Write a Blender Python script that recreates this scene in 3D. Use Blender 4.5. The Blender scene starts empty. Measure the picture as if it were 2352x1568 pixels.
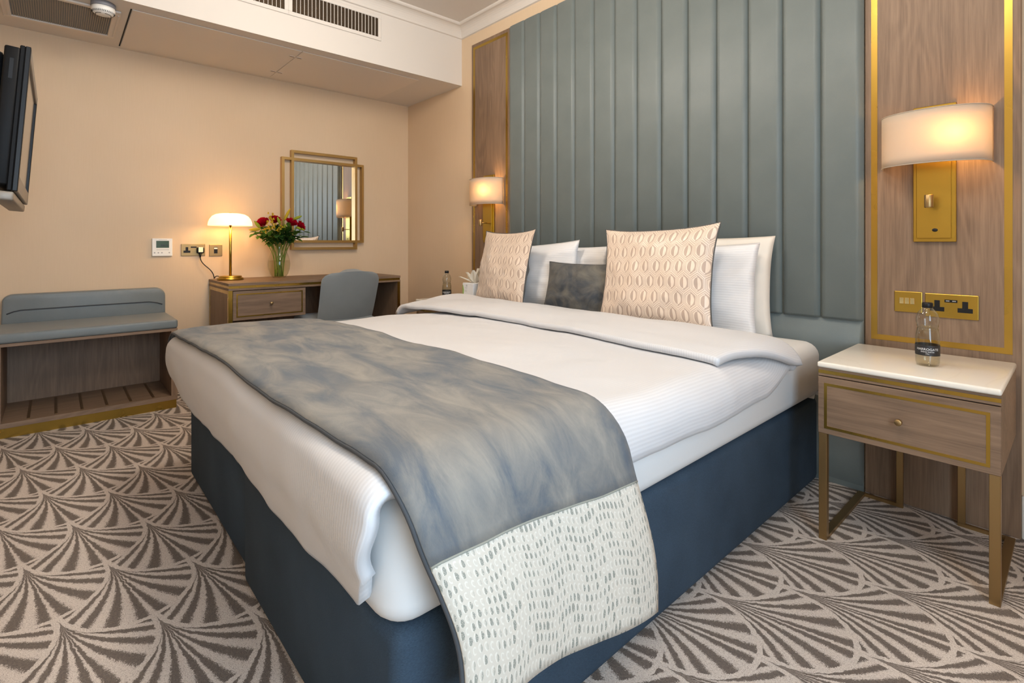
import bpy, bmesh, math, random
from math import sin, cos, pi, sqrt, radians, atan2
from mathutils import Vector, Matrix, noise as mnoise

random.seed(7)
scene = bpy.context.scene
COL = scene.collection

# ------------------------------------------------------------------ camera
CAM_A = radians(41.83)
cam_d = bpy.data.cameras.new('camera')
cam = bpy.data.objects.new('camera', cam_d)
COL.objects.link(cam)
cam.location = (0, 0, 1.0)
cam.rotation_euler = (pi / 2, 0, pi / 2 - CAM_A)
cam_d.sensor_width = 36
cam_d.lens = 1172.4 / 2352 * 36
cam_d.shift_y = -(784 - 558.2) / 2352
cam_d.clip_start = 0.02
scene.camera = cam

# ------------------------------------------------------------------ world, exposure
world = bpy.data.worlds.new('world')
scene.world = world
world.use_nodes = True
bg = world.node_tree.nodes['Background']
bg.inputs[0].default_value = (0.60, 0.75, 1.0, 1)
bg.inputs[1].default_value = 1.5
scene.view_settings.view_transform = 'Standard'
scene.view_settings.look = 'None'
scene.view_settings.gamma = 1
scene.view_settings.use_curve_mapping = False
scene.view_settings.exposure = 0.28

# room extents (metres); the camera stands at x = 0, y = 0
XL, XR = -4.19, 0.90        # desk wall, window wall
YB, YF = 2.45, -0.62        # headboard wall, television wall
ZC, ZS, XS = 2.735, 2.27, -3.345   # ceiling, soffit underside, soffit front


def area_light(name, loc, rot, sx, sy, energy, color):
    l = bpy.data.lights.new(name, 'AREA')
    l.shape = 'RECTANGLE'; l.size = sx; l.size_y = sy
    l.energy = energy; l.color = color
    o = bpy.data.objects.new(name, l); COL.objects.link(o)
    o.location = loc; o.rotation_euler = rot
    return o


# daylight through the window in the right-hand wall
area_light('window_daylight', (XR - 0.02, 0.22, 1.32), (0, radians(90), 0), 1.65, 1.05, 44, (0.60, 0.81, 1.0))


# ------------------------------------------------------------------ node expression helper
class E:
    def __init__(s, nt, v): s.nt = nt; s.v = v
    def _m(s, op, b=None, c=None, rev=False):
        n = s.nt.nodes.new('ShaderNodeMath'); n.operation = op
        args = [s] + ([b] if b is not None else []) + ([c] if c is not None else [])
        if rev: args[0], args[1] = args[1], args[0]
        for i, a in enumerate(args):
            if isinstance(a, E): s.nt.links.new(a.v, n.inputs[i])
            else: n.inputs[i].default_value = float(a)
        return E(s.nt, n.outputs[0])
    def __add__(s, o): return s._m('ADD', o)
    def __radd__(s, o): return s._m('ADD', o)
    def __sub__(s, o): return s._m('SUBTRACT', o)
    def __rsub__(s, o): return s._m('SUBTRACT', o, rev=True)
    def __mul__(s, o): return s._m('MULTIPLY', o)
    def __rmul__(s, o): return s._m('MULTIPLY', o)
    def __truediv__(s, o): return s._m('DIVIDE', o)
    def __pow__(s, o): return s._m('POWER', o)
    def lt(s, o): return s._m('LESS_THAN', o)
    def gt(s, o): return s._m('GREATER_THAN', o)
    def floor(s): return s._m('FLOOR')
    def fract(s): return s._m('FRACT')
    def abs(s): return s._m('ABSOLUTE')
    def sqrt(s): return s._m('SQRT')
    def sin(s): return s._m('SINE')
    def mx(s, o): return s._m('MAXIMUM', o)
    def mn(s, o): return s._m('MINIMUM', o)
    def atan2(s, o): return s._m('ARCTAN2', o)
    def ss(s, a, b):
        n = s.nt.nodes.new('ShaderNodeMapRange'); n.interpolation_type = 'SMOOTHSTEP'
        s.nt.links.new(s.v, n.inputs[0]); n.inputs[1].default_value = a; n.inputs[2].default_value = b
        return E(s.nt, n.outputs[0])


class Mat:
    def __init__(s, name, color=(0.8, 0.8, 0.8), rough=0.6, metal=0.0, **kw):
        s.m = bpy.data.materials.new(name); s.m.use_nodes = True
        s.nt = s.m.node_tree; s.b = s.nt.nodes['Principled BSDF']
        s.b.inputs['Base Color'].default_value = (*color, 1)
        s.b.inputs['Roughness'].default_value = rough
        s.b.inputs['Metallic'].default_value = metal
        for k, v in kw.items():
            s.b.inputs[k.replace('_', ' ')].default_value = v
    def pos(s):
        g = s.nt.nodes.new('ShaderNodeNewGeometry'); return g.outputs['Position']
    def objc(s):
        g = s.nt.nodes.new('ShaderNodeTexCoord'); return g.outputs['Object']
    def uv(s):
        g = s.nt.nodes.new('ShaderNodeTexCoord'); return g.outputs['UV']
    def sep(s, v):
        n = s.nt.nodes.new('ShaderNodeSeparateXYZ'); s.nt.links.new(v, n.inputs[0])
        return [E(s.nt, n.outputs[i]) for i in range(3)]
    def comb(s, x, y, z=0.0):
        n = s.nt.nodes.new('ShaderNodeCombineXYZ')
        for i, a in enumerate((x, y, z)):
            if isinstance(a, E): s.nt.links.new(a.v, n.inputs[i])
            else: n.inputs[i].default_value = a
        return n.outputs[0]
    def scale(s, v, sc):
        n = s.nt.nodes.new('ShaderNodeVectorMath'); n.operation = 'MULTIPLY'
        s.nt.links.new(v, n.inputs[0]); n.inputs[1].default_value = sc
        return n.outputs[0]
    def noise(s, v, sc=1.0, det=2.0, rough=0.5, dist=0.0):
        n = s.nt.nodes.new('ShaderNodeTexNoise'); s.nt.links.new(v, n.inputs['Vector'])
        n.inputs['Scale'].default_value = sc; n.inputs['Detail'].default_value = det
        n.inputs['Roughness'].default_value = rough; n.inputs['Distortion'].default_value = dist
        return E(s.nt, n.outputs[0])
    def voro(s, v, sc=1.0, out='Distance', rnd=1.0):
        n = s.nt.nodes.new('ShaderNodeTexVoronoi'); s.nt.links.new(v, n.inputs['Vector'])
        n.inputs['Scale'].default_value = sc; n.inputs['Randomness'].default_value = rnd
        return n.outputs[out]
    def ramp(s, f, stops):
        n = s.nt.nodes.new('ShaderNodeValToRGB'); s.nt.links.new(f.v, n.inputs[0])
        el = n.color_ramp.elements
        while len(el) < len(stops): el.new(0.5)
        for e, (p, c) in zip(el, stops): e.position = p; e.color = (*c, 1)
        return n.outputs[0]
    def mix(s, f, a, b):
        n = s.nt.nodes.new('ShaderNodeMix'); n.data_type = 'RGBA'
        if isinstance(f, E): s.nt.links.new(f.v, n.inputs[0])
        else: n.inputs[0].default_value = f
        for i, c in ((6, a), (7, b)):
            if isinstance(c, tuple): n.inputs[i].default_value = (*c, 1)
            else: s.nt.links.new(c, n.inputs[i])
        return n.outputs[2]
    def base(s, c): s.nt.links.new(c, s.b.inputs['Base Color']); return s
    def rough(s, e): s.nt.links.new(e.v, s.b.inputs['Roughness']); return s
    def bump(s, h, strength=0.3, dist=0.002):
        n = s.nt.nodes.new('ShaderNodeBump'); s.nt.links.new(h.v, n.inputs['Height'])
        n.inputs['Strength'].default_value = strength; n.inputs['Distance'].default_value = dist
        s.nt.links.new(n.outputs[0], s.b.inputs['Normal']); return s


def srgb(r, g, b):
    f = lambda c: c / 12.92 if c <= 0.04045 else ((c + 0.055) / 1.055) ** 2.4
    return (f(r / 255), f(g / 255), f(b / 255))


# ------------------------------------------------------------------ materials
MT = {}


def wood(name, axis, tint=1.0):
    """oak veneer, grain running along the world axis"""
    M = Mat(name, rough=0.55)
    p = M.pos()
    across, along = (lambda a_, l_: {'x': (l_, a_, a_), 'y': (a_, l_, a_), 'z': (a_, a_, l_)}[axis]), None
    big = M.noise(M.scale(p, across(4.2, 0.62)), 1.0, 2, 0.45, 0.7)
    rings = ((big * 95).sin() * 0.5 + 0.5) ** 1.6          # cathedral growth rings
    f = M.noise(M.scale(p, across(330, 9)), 1.0, 4, 0.65)   # pores
    f2 = M.noise(M.scale(p, across(70, 2.2)), 1.0, 3, 0.6)  # streaks
    blot = M.noise(M.scale(p, across(5.0, 1.2)), 1.0, 3)
    v = f * 0.31 + f2 * 0.27 + rings * 0.055 + blot * 0.385
    t = tint
    c = M.ramp(v, [(0.34, (0.110 * t, 0.068 * t, 0.042 * t)), (0.50, (0.196 * t, 0.122 * t, 0.075 * t)),
                   (0.68, (0.275 * t, 0.182 * t, 0.118 * t))])
    M.base(c); M.bump(f, 0.12, 0.001)
    MT[name] = M.m
    return M.m


for ax in 'xyz': wood('oak_' + ax, ax)
wood('oak_desk', 'y', 1.0)


def brass(name, col, rough):
    M = Mat(name, col, rough, 1.0)
    n = M.noise(M.pos(), 6, 2)
    M.rough(n * 0.10 + (rough - 0.05)); MT[name] = M.m


brass('brass', (0.44, 0.29, 0.055), 0.30)
brass('brass_inlay', (0.44, 0.285, 0.060), 0.28)
brass('brass_leg', (0.37, 0.25, 0.115), 0.42)
brass('brass_frame', (0.50, 0.32, 0.12), 0.36)
MT['bronze'] = Mat('bronze_strip', (0.16, 0.09, 0.035), 0.45, 0.7).m
MT['black'] = Mat('black_plastic', (0.010, 0.010, 0.011), 0.40, Specular_IOR_Level=0.25).m
MT['dark_grey'] = Mat('dark_grey_plastic', (0.005, 0.0052, 0.006), 0.5, Specular_IOR_Level=0.15).m
MT['screen'] = Mat('screen_glass', (0.006, 0.006, 0.008), 0.08).m
MT['silver'] = Mat('silver_plastic', (0.26, 0.23, 0.195), 0.45, 0.2).m
MT['white_plastic'] = Mat('white_plastic', (0.78, 0.76, 0.72), 0.4).m
MT['grey_plastic'] = Mat('grey_plastic', (0.18, 0.18, 0.20), 0.5).m
MT['lcd'] = Mat('green_display', (0.030, 0.060, 0.022), 0.25).m
MT['lcd_dark'] = Mat('display_digits', (0.012, 0.022, 0.010), 0.4).m
MT['icon'] = Mat('grey_print', (0.35, 0.34, 0.33), 0.5).m
MT['vent_bar'] = Mat('vent_bar', (0.30, 0.245, 0.185), 0.6).m
MT['vent_dark'] = Mat('vent_dark', (0.018, 0.014, 0.010), 0.9).m
MT['mirror'] = Mat('mirror_silver', (0.90, 0.90, 0.88), 0.015, 1.0).m
MT['chrome'] = Mat('polished_brass', (0.85, 0.66, 0.30), 0.12, 1.0).m

M = Mat('painted_wallpaper', rough=0.62)
n1 = M.noise(M.scale(M.pos(), (190, 190, 9)), 1.0, 2)
n2 = M.noise(M.pos(), 1.3, 2)
M.base(M.ramp(n1 * 0.2 + n2 * 0.8, [(0.25, (0.590, 0.435, 0.285)), (0.75, (0.680, 0.515, 0.350))]))
M.bump(n1, 0.05, 0.001); MT['wall'] = M.m

M = Mat('ceiling_paint', (0.63, 0.575, 0.52), 0.7)
M.bump(M.noise(M.pos(), 60, 2), 0.05, 0.001); MT['ceiling'] = M.m
MT['soffit_panel'] = Mat('soffit_paint_lightened', (0.67, 0.60, 0.535), 0.6).m  # same paint as the soffit, lightened to offset the shade underneath
MT['skirting'] = Mat('skirting_paint', (0.72, 0.69, 0.64), 0.45).m

# carpet: scalloped fans, 0.32 m wide and 0.38 m long, laid at 12 degrees to the room
M = Mat('fan_carpet', rough=0.95)
px, py, _ = M.sep(M.pos())
wob = M.noise(M.pos(), 55, 2)
X = px + 1.660 + (wob - 0.5) * 0.010
Y = py - 0.201 + (M.noise(M.scale(M.pos(), (1, 1, 1)), 57.3, 2) - 0.5) * 0.010
ca, sa = cos(radians(12.1)), sin(radians(12.1))
S = (X * ca + Y * sa) / 0.192
T = (Y * ca - X * sa) / 0.1607
m = ((S + T) * 0.5).floor(); nn = ((S - T) * 0.5).floor()
a = S - (m + nn); b = T - (m - nn)
s1 = (a * a + (b + 1) * (b + 1)).lt(1.0)
s2 = (a * a + (b - 1) * (b - 1)).lt(1.0)
La = a + s1.mx(s2); Lb = b + s1 - s2
e = ((La - 1) * (La - 1) + Lb * Lb).sqrt()
fwd = La.gt(0.97)
tuft0 = M.noise(M.pos(), 260, 2, 0.6)
border = (e + (tuft0 - 0.5) * 0.06).gt(0.925) * fwd
qq = Lb / (La.mx(0.02) ** 2.0)
phi = (qq.abs().mn(1.6) ** 0.68) * qq._m('SIGN') * (pi / 2)
tri = ((phi / radians(18.0)).fract() - 0.5).abs()          # 0 at rib centre
tuft = M.noise(M.pos(), 420, 2, 0.6)
tuft2 = M.noise(M.pos(), 170, 2, 0.6)
wid = 0.245 + (1 - La.ss(0.2, 0.9)) * 0.12 + (tuft - 0.5) * 0.60 + (tuft0 - 0.5) * 0.35
rib = wid.gt(tri) * (1 - border)
near = 1 - La.ss(0.25, 0.75)
light = M.mix(near * 0.55, M.ramp(tuft * 0.7 + tuft2 * 0.3, [(0.36, (0.31, 0.255, 0.215)), (0.47, (0.56, 0.48, 0.42)), (0.7, (0.72, 0.64, 0.57))]),
              (0.22, 0.175, 0.145))
dark = M.ramp(tuft * 0.6 + tuft2 * 0.4, [(0.3, (0.085, 0.066, 0.054)), (0.7, (0.205, 0.162, 0.134))])
M.base(M.mix(rib, light, dark))
M.bump(tuft - rib * 0.5, 0.6, 0.004); MT['carpet'] = M.m


def fabric(name, c1, c2, rough=0.85, sheen=0.3, sc=900):
    M = Mat(name, rough=rough)
    M.b.inputs['Sheen Weight'].default_value = sheen
    w = M.noise(M.pos(), sc, 2)
    g = M.noise(M.pos(), 7, 3)
    M.base(M.ramp(w * 0.45 + g * 0.55, [(0.3, c1), (0.7, c2)]))
    M.bump(w, 0.25, 0.0008); MT[name] = M.m
    return M


fabric('headboard_leather', (0.116, 0.138, 0.134), (0.145, 0.167, 0.160), 0.5, 0.1, 500)
fabric('bench_leather', (0.145, 0.165, 0.170), (0.185, 0.205, 0.208), 0.45, 0.1, 500)
fabric('chair_fabric', (0.175, 0.190, 0.195), (0.215, 0.230, 0.232), 0.85, 0.3, 700)

M = Mat('divan_fabric', rough=0.85, Specular_IOR_Level=0.2)
p = M.pos()
w = M.noise(M.scale(p, (260, 260, 1400)), 1.0, 2); w2 = M.noise(M.scale(p, (1, 1, 1)), 6, 2)
M.base(M.ramp(w * 0.6 + w2 * 0.4, [(0.3, (0.023, 0.037, 0.055)), (0.7, (0.048, 0.074, 0.106))]))
M.bump(w, 0.3, 0.001); MT['divan'] = M.m

M = Mat('satin_stripe_cotton', rough=0.6)
u, v, _ = M.sep(M.uv())
st = (u * (2 * pi / 0.0095)).sin()
M.base(M.ramp(st * 0.5 + 0.5, [(0.3, (0.555, 0.545, 0.55)), (0.7, (0.60, 0.59, 0.595))]))
M.rough(st * 0.10 + 0.55); M.bump(st * 0.4 + M.noise(M.uv(), 9, 3) * 0.6, 0.16, 0.0010)
M.b.inputs['Sheen Weight'].default_value = 0.15; MT['duvet'] = M.m

M = Mat('plain_sheet_cotton', (0.64, 0.635, 0.625), 0.7)
M.bump(M.noise(M.pos(), 5, 3), 0.3, 0.01); MT['sheet'] = M.m
M = Mat('pillowcase_cotton', rough=0.65)
u, v, _ = M.sep(M.uv())
st = (v * (2 * pi / 0.011)).sin()
M.base(M.ramp(st * 0.5 + 0.5, [(0.3, (0.70, 0.68, 0.675)), (0.7, (0.74, 0.72, 0.715))]))
M.bump(st * 0.3 + M.noise(M.uv(), 11, 3) * 0.7, 0.4, 0.0015); MT['pillow'] = M.m
M = Mat('cream_pillowcase_cotton', (0.72, 0.66, 0.585), 0.7)
M.bump(M.noise(M.uv(), 12, 3), 0.4, 0.004); MT['pillow_cream'] = M.m


def velvet(name, sx, sy, dark=(0.090, 0.100, 0.115), light=(0.300, 0.275, 0.235)):
    M = Mat(name, rough=0.75)
    M.b.inputs['Sheen Weight'].default_value = 0.08
    q = M.scale(M.uv(), (sx, sy, 1))
    n1 = M.noise(q, 1.0, 5, 0.62, 0.8); n2 = M.noise(M.scale(M.uv(), (sx * 0.35, sy * 0.35, 1)), 1.0, 2)
    w = M.noise(M.scale(M.uv(), (140, 900, 1)), 1.0, 2)
    M.base(M.ramp(n1 * 0.62 + n2 * 0.30 + w * 0.08, [(0.40, dark), (0.50, tuple((d + l) / 2 * 0.92 for d, l in zip(dark, light))), (0.64, light)]))
    M.bump(w, 0.15, 0.0006); MT[name] = M.m


velvet('runner_velvet', 4.5, 11.0, (0.080, 0.096, 0.116), (0.250, 0.230, 0.197))
velvet('cushion_velvet', 6.0, 6.0, (0.036, 0.042, 0.052), (0.185, 0.165, 0.130))
MT['piping'] = Mat('charcoal_piping', (0.050, 0.053, 0.058), 0.8).m

# cream runner end with broken leaf marks
M = Mat('leaf_mark_jacquard', rough=0.75)
u, v, _ = M.sep(M.uv())
wave = (v * (2 * pi / 0.13)).sin() * 0.35 + M.noise(M.scale(M.uv(), (7, 7, 1)), 1.0, 1) * 1.2
row = u / 0.0225 + wave
ri = row.floor()
cu = v / 0.0118 + M.noise(M.comb(ri * 3.7, 0.0, 0.0), 1.0, 0) * 3.0
ci = cu.floor()
fu = cu.fract() - 0.5; fv = row.fract() - 0.5
rnd = M.noise(M.comb(ci * 7.13, ri * 5.31, 0.0), 1.0, 0)
ell = (fu * fu) / (0.05 + rnd * 0.12) + (fv * fv) / (0.04 + rnd * 0.16) + (M.noise(M.uv(), 260, 2) - 0.5) * 1.1
ragged = M.noise(M.uv(), 480, 2)
cut = (fu + fv * 0.2 + (rnd - 0.5) * 0.9)
leaf = ell.lt(1.0) * cut.gt(-0.05) * rnd.gt(0.30) * ragged.gt(0.40)
halo = ell.lt(1.6) * (cut.lt(-0.03)) * ell.gt(0.55)
c = M.mix(halo, (0.56, 0.505, 0.425), (0.64, 0.595, 0.515))
M.base(M.mix(leaf * rnd.ss(0.30, 0.55), c, (0.255, 0.252, 0.212)))
M.bump(leaf - halo, 0.25, 0.001); MT['jacquard'] = M.m

# rose-gold elongated hexagon jacquard for the cushions
M = Mat('hexagon_jacquard', rough=0.45)
u, v, _ = M.sep(M.uv())
hx = u / 0.058; hy = v / 0.075 * 0.866
def hexcell(dx, dy):
    x = (hx + dx).fract() - 0.5; y = ((hy + dy) / 1.732).fract() * 1.732 - 0.866
    return x, y
x1, y1 = hexcell(0, 0); x2, y2 = hexcell(0.5, 0.866)
pick = (x1 * x1 + y1 * y1).lt(x2 * x2 + y2 * y2)
hxx = x1 * pick + x2 * (1 - pick); hyy = y1 * pick + y2 * (1 - pick)
hd = hxx.abs().mx(hxx.abs() * 0.5 + hyy.abs() * 0.866)
line = hd.gt(0.380) * hd.lt(0.425) + hd.gt(0.470)
cr = (hxx * hxx + hyy * hyy * 0.72).sqrt()
circ = cr.lt(0.262)
right = hxx.gt(0.0)
inner = hd.lt(0.345)
swap = inner * (right * circ + (1 - right) * (1 - circ))
lt = (line + swap).mn(1.0)
M.base(M.mix(lt, M.mix(inner, (0.520, 0.388, 0.300), (0.455, 0.335, 0.260)), (0.740, 0.600, 0.475)))
M.rough(0.55 - lt * 0.2); M.bump(lt + M.noise(M.uv(), 14, 3) * 0.8, 0.3, 0.0012)
M.b.inputs['Sheen Weight'].default_value = 0.25; MT['hex'] = M.m

# marble
M = Mat('cream_marble', rough=0.16)
n = M.noise(M.pos(), 2.2, 4, 0.5, 1.0)
M.base(M.ramp((n - 0.5).abs(), [(0.0, (0.715, 0.663, 0.583)), (0.010, (0.74, 0.69, 0.61))])); MT['marble'] = M.m


# translucent lamp shades
def shade_mat(name, col, mixf, rough=0.6):
    m = bpy.data.materials.new(name); m.use_nodes = True
    nt = m.node_tree; nt.nodes.clear()
    o = nt.nodes.new('ShaderNodeOutputMaterial'); d = nt.nodes.new('ShaderNodeBsdfDiffuse')
    t = nt.nodes.new('ShaderNodeBsdfTranslucent'); mx = nt.nodes.new('ShaderNodeMixShader')
    d.inputs[0].default_value = (*col, 1); t.inputs[0].default_value = (*col, 1)
    mx.inputs[0].default_value = mixf
    nt.links.new(d.outputs[0], mx.inputs[1]); nt.links.new(t.outputs[0], mx.inputs[2])
    nt.links.new(mx.outputs[0], o.inputs[0]); MT[name] = m


shade_mat('linen_shade', (0.68, 0.60, 0.50), 0.45)
shade_mat('opal_glass', (0.95, 0.88, 0.74), 0.6)
shade_mat('petal_red', (0.36, 0.006, 0.016), 0.15)
shade_mat('leaf_green', (0.075, 0.150, 0.022), 0.25)
shade_mat('leaf_dark', (0.036, 0.090, 0.020), 0.2)
shade_mat('bud_green', (0.36, 0.40, 0.045), 0.3)
shade_mat('bud_yellow', (0.62, 0.46, 0.045), 0.3)
shade_mat('blossom', (0.72, 0.50, 0.045), 0.25)
shade_mat('stem_green', (0.20, 0.27, 0.045), 0.2)
shade_mat('tissue_paper', (0.86, 0.83, 0.75), 0.4)


def emit(name, col, s):
    m = bpy.data.materials.new(name); m.use_nodes = True
    b = m.node_tree.nodes['Principled BSDF']
    b.inputs['Base Color'].default_value = (*col, 1)
    b.inputs['Emission Color'].default_value = (*col, 1)
    b.inputs['Emission Strength'].default_value = s; MT[name] = m


emit('bulb', (1.0, 0.70, 0.36), 6)
emit('fill_lens', (1.0, 0.86, 0.70), 8)  # glow of the added ceiling fill lights


def glassmat(name, col, ior, tr):
    """clear vessel wall: mostly see-through with a fresnel gloss, so light passes without caustics"""
    m = bpy.data.materials.new(name); m.use_nodes = True
    nt = m.node_tree; nt.nodes.clear()
    o = nt.nodes.new('ShaderNodeOutputMaterial')
    g = nt.nodes.new('ShaderNodeBsdfGlossy'); g.inputs['Roughness'].default_value = 0.03
    t = nt.nodes.new('ShaderNodeBsdfTransparent'); t.inputs[0].default_value = (*col, 1)
    lw = nt.nodes.new('ShaderNodeLayerWeight')
    pw = nt.nodes.new('ShaderNodeMath'); pw.operation = 'POWER'; pw.inputs[1].default_value = 3.0
    nt.links.new(lw.outputs['Facing'], pw.inputs[0])
    f = nt.nodes.new('ShaderNodeMath'); f.operation = 'MULTIPLY_ADD'
    nt.links.new(pw.outputs[0], f.inputs[0]); f.inputs[1].default_value = tr; f.inputs[2].default_value = ((ior - 1) / (ior + 1)) ** 2
    mx = nt.nodes.new('ShaderNodeMixShader')
    nt.links.new(f.outputs[0], mx.inputs[0]); nt.links.new(t.outputs[0], mx.inputs[1]); nt.links.new(g.outputs[0], mx.inputs[2])
    nt.links.new(mx.outputs[0], o.inputs[0]); MT[name] = m


glassmat('clear_plastic', (0.90, 0.90, 0.87), 1.6, 0.85)
glassmat('clear_glass', (0.93, 0.94, 0.91), 1.5, 0.55)
glassmat('window_pane', (0.97, 0.98, 0.98), 1.3, 0.5)
glassmat('water', (0.95, 0.94, 0.88), 1.2, 0.12)
MT['label_black'] = Mat('label_black', (0.014, 0.014, 0.015), 0.5).m
MT['label_white'] = Mat('label_white', (0.75, 0.75, 0.75), 0.5).m
MT['card_white'] = Mat('white_card', (0.72, 0.72, 0.73), 0.6).m
MT['card_green'] = Mat('green_card', (0.30, 0.42, 0.12), 0.6).m
MT['plug_label'] = Mat('plug_label', (0.70, 0.78, 0.62), 0.5).m


# ------------------------------------------------------------------ geometry helpers
def rootloc(o):
    v = Vector((0, 0, 0))
    while o is not None:
        v += o.location; o = o.parent
    return v


def put(name, me, mat, parent=None, world=True, smooth=False):
    """link a mesh as one object; world=True: its vertices are world coordinates"""
    o = bpy.data.objects.new(name, me); COL.objects.link(o)
    if parent is not None:
        o.parent = parent
        if world:
            off = rootloc(parent)
            me.transform(Matrix.Translation(-off))
    mats = mat if isinstance(mat, (list, tuple)) else [mat]
    for m_ in mats: me.materials.append(MT[m_] if isinstance(m_, str) else m_)
    if smooth:
        for p_ in me.polygons: p_.use_smooth = True
    return o


def from_bm(name, bm, mat, parent=None, world=True, smooth=False):
    bmesh.ops.recalc_face_normals(bm, faces=bm.faces[:])
    me = bpy.data.meshes.new(name); bm.to_mesh(me); bm.free()
    return put(name, me, mat, parent, world, smooth)


def thing(name, label, cat, loc=(0, 0, 0), rot=(0, 0, 0), group=None):
    o = bpy.data.objects.new(name, None); COL.objects.link(o)
    o.empty_display_size = 0.05
    o.location = loc; o.rotation_euler = rot
    o['label'] = label; o['category'] = cat
    if group: o['group'] = group
    return o


def tag(o, label, cat, group=None):
    o['label'] = label; o['category'] = cat
    if group: o['group'] = group
    return o


def struct(o, label=None):
    o['kind'] = 'structure'
    if label: o['label'] = label
    return o


def bbox(bm, x0, x1, y0, y1, z0, z1):
    vs = [bm.verts.new((x, y, z)) for z in (z0, z1) for y in (y0, y1) for x in (x0, x1)]
    for f in ((0, 2, 3, 1), (4, 5, 7, 6), (0, 1, 5, 4), (2, 6, 7, 3), (0, 4, 6, 2), (1, 3, 7, 5)):
        bm.faces.new([vs[i] for i in f])
    return vs


def box(name, x0, x1, y0, y1, z0, z1, mat, parent=None, bev=0.0, seg=2, world=True, smooth=None):
    bm = bmesh.new()
    bbox(bm, min(x0, x1), max(x0, x1), min(y0, y1), max(y0, y1), min(z0, z1), max(z0, z1))
    if bev > 0:
        bmesh.ops.bevel(bm, geom=bm.edges[:], offset=bev, segments=seg, profile=0.5, affect='EDGES')
    return from_bm(name, bm, mat, parent, world, smooth=(bev > 0.004) if smooth is None else smooth)


def boxes(name, lst, mat, parent=None, world=True):
    bm = bmesh.new()
    for b_ in lst: bbox(bm, *b_)
    return from_bm(name, bm, mat, parent, world)


def lathe_bm(bm, prof, n=32, axis=Vector((0, 0, 0)), cap=False):
    rings = []
    for r, z in prof:
        if r < 1e-6:
            rings.append([bm.verts.new((axis.x, axis.y, axis.z + z))])
        else:
            rings.append([bm.verts.new((axis.x + r * cos(2 * pi * k / n), axis.y + r * sin(2 * pi * k / n), axis.z + z)) for k in range(n)])
    for A, B in zip(rings, rings[1:]):
        for k in range(n):
            k2 = (k + 1) % n
            if len(A) == 1 and len(B) == 1: continue
            if len(A) == 1: bm.faces.new((A[0], B[k2], B[k]))
            elif len(B) == 1: bm.faces.new((A[k], A[k2], B[0]))
            else: bm.faces.new((A[k], A[k2], B[k2], B[k]))
    return rings


def lathe(name, prof, mat, parent=None, loc=(0, 0, 0), n=32, world=True, smooth=True):
    bm = bmesh.new(); lathe_bm(bm, prof, n, Vector(loc))
    o = from_bm(name, bm, mat, parent, world, smooth)
    return o


def tube_bm(bm, pts, r, n=8, cap=True):
    pts = [Vector(p_) for p_ in pts]
    rs = r if isinstance(r, (list, tuple)) else [r] * len(pts)
    rings = []
    up = Vector((0, 0, 1))
    prev = None
    for i, p_ in enumerate(pts):
        d = (pts[min(i + 1, len(pts) - 1)] - pts[max(i - 1, 0)]).normalized()
        a_ = prev if prev is not None else (up.cross(d) if abs(d.z) < 0.95 else Vector((1, 0, 0)).cross(d))
        a_ = (a_ - d * a_.dot(d)).normalized(); b_ = d.cross(a_); prev = a_
        rings.append([bm.verts.new(p_ + (a_ * cos(2 * pi * k / n) + b_ * sin(2 * pi * k / n)) * rs[i]) for k in range(n)])
    for A, B in zip(rings, rings[1:]):
        for k in range(n):
            bm.faces.new((A[k], A[(k + 1) % n], B[(k + 1) % n], B[k]))
    if cap:
        bm.faces.new(rings[0][::-1]); bm.faces.new(rings[-1])


def tube(name, pts, r, mat, parent=None, n=10, world=True):
    bm = bmesh.new(); tube_bm(bm, pts, r, n)
    return from_bm(name, bm, mat, parent, world, True)


def bez(p0, p1, p2, p3, n=12):
    out = []
    for i in range(n + 1):
        t = i / n
        out.append(Vector(p0) * (1 - t) ** 3 + Vector(p1) * 3 * t * (1 - t) ** 2 + Vector(p2) * 3 * t * t * (1 - t) + Vector(p3) * t ** 3)
    return out


def grid(name, fn, nu, nv, mat, parent=None, uvfn=None, world=True, matfn=None, smooth=True):
    """surface fn(i/nu, j/nv) -> point"""
    verts = []; uvs = []
    for j in range(nv + 1):
        for i in range(nu + 1):
            verts.append(tuple(fn(i / nu, j / nv)))
            if uvfn: uvs.append(uvfn(i / nu, j / nv))
    faces = []
    for j in range(nv):
        for i in range(nu):
            a_ = j * (nu + 1) + i
            faces.append((a_, a_ + 1, a_ + nu + 2, a_ + nu + 1))
    me = bpy.data.meshes.new(name); me.from_pydata(verts, [], faces)
    if uvfn:
        ul = me.uv_layers.new(name='uv')
        for l in me.loops: ul.data[l.index].uv = uvs[l.vertex_index]
    if matfn:
        for k, f in enumerate(me.polygons): f.material_index = matfn((k % nu) / nu, (k // nu) / nv)
    return put(name, me, mat, parent, world, smooth)


def prism(name, outline, axis, a0, a1, mat, parent=None, bev=0.0, world=True, smooth=False):
    """extrude a 2D outline along an axis ('x': outline is (y,z); 'y': (x,z); 'z': (x,y))"""
    bm = bmesh.new()
    def P(p_, t):
        return {'x': (t, p_[0], p_[1]), 'y': (p_[0], t, p_[1]), 'z': (p_[0], p_[1], t)}[axis]
    A = [bm.verts.new(P(p_, a0)) for p_ in outline]; B = [bm.verts.new(P(p_, a1)) for p_ in outline]
    bm.faces.new(A); bm.faces.new(B[::-1])
    for k in range(len(A)):
        bm.faces.new((A[k], B[k], B[(k + 1) % len(A)], A[(k + 1) % len(A)]))
    if bev > 0:
        bmesh.ops.recalc_face_normals(bm, faces=bm.faces[:])
        es = [e_ for e_ in bm.edges if len(e_.link_faces) == 2 and e_.calc_face_angle(0) > 0.6]
        bmesh.ops.bevel(bm, geom=es, offset=bev, segments=2, profile=0.5, affect='EDGES')
    return from_bm(name, bm, mat, parent, world, smooth)


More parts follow.
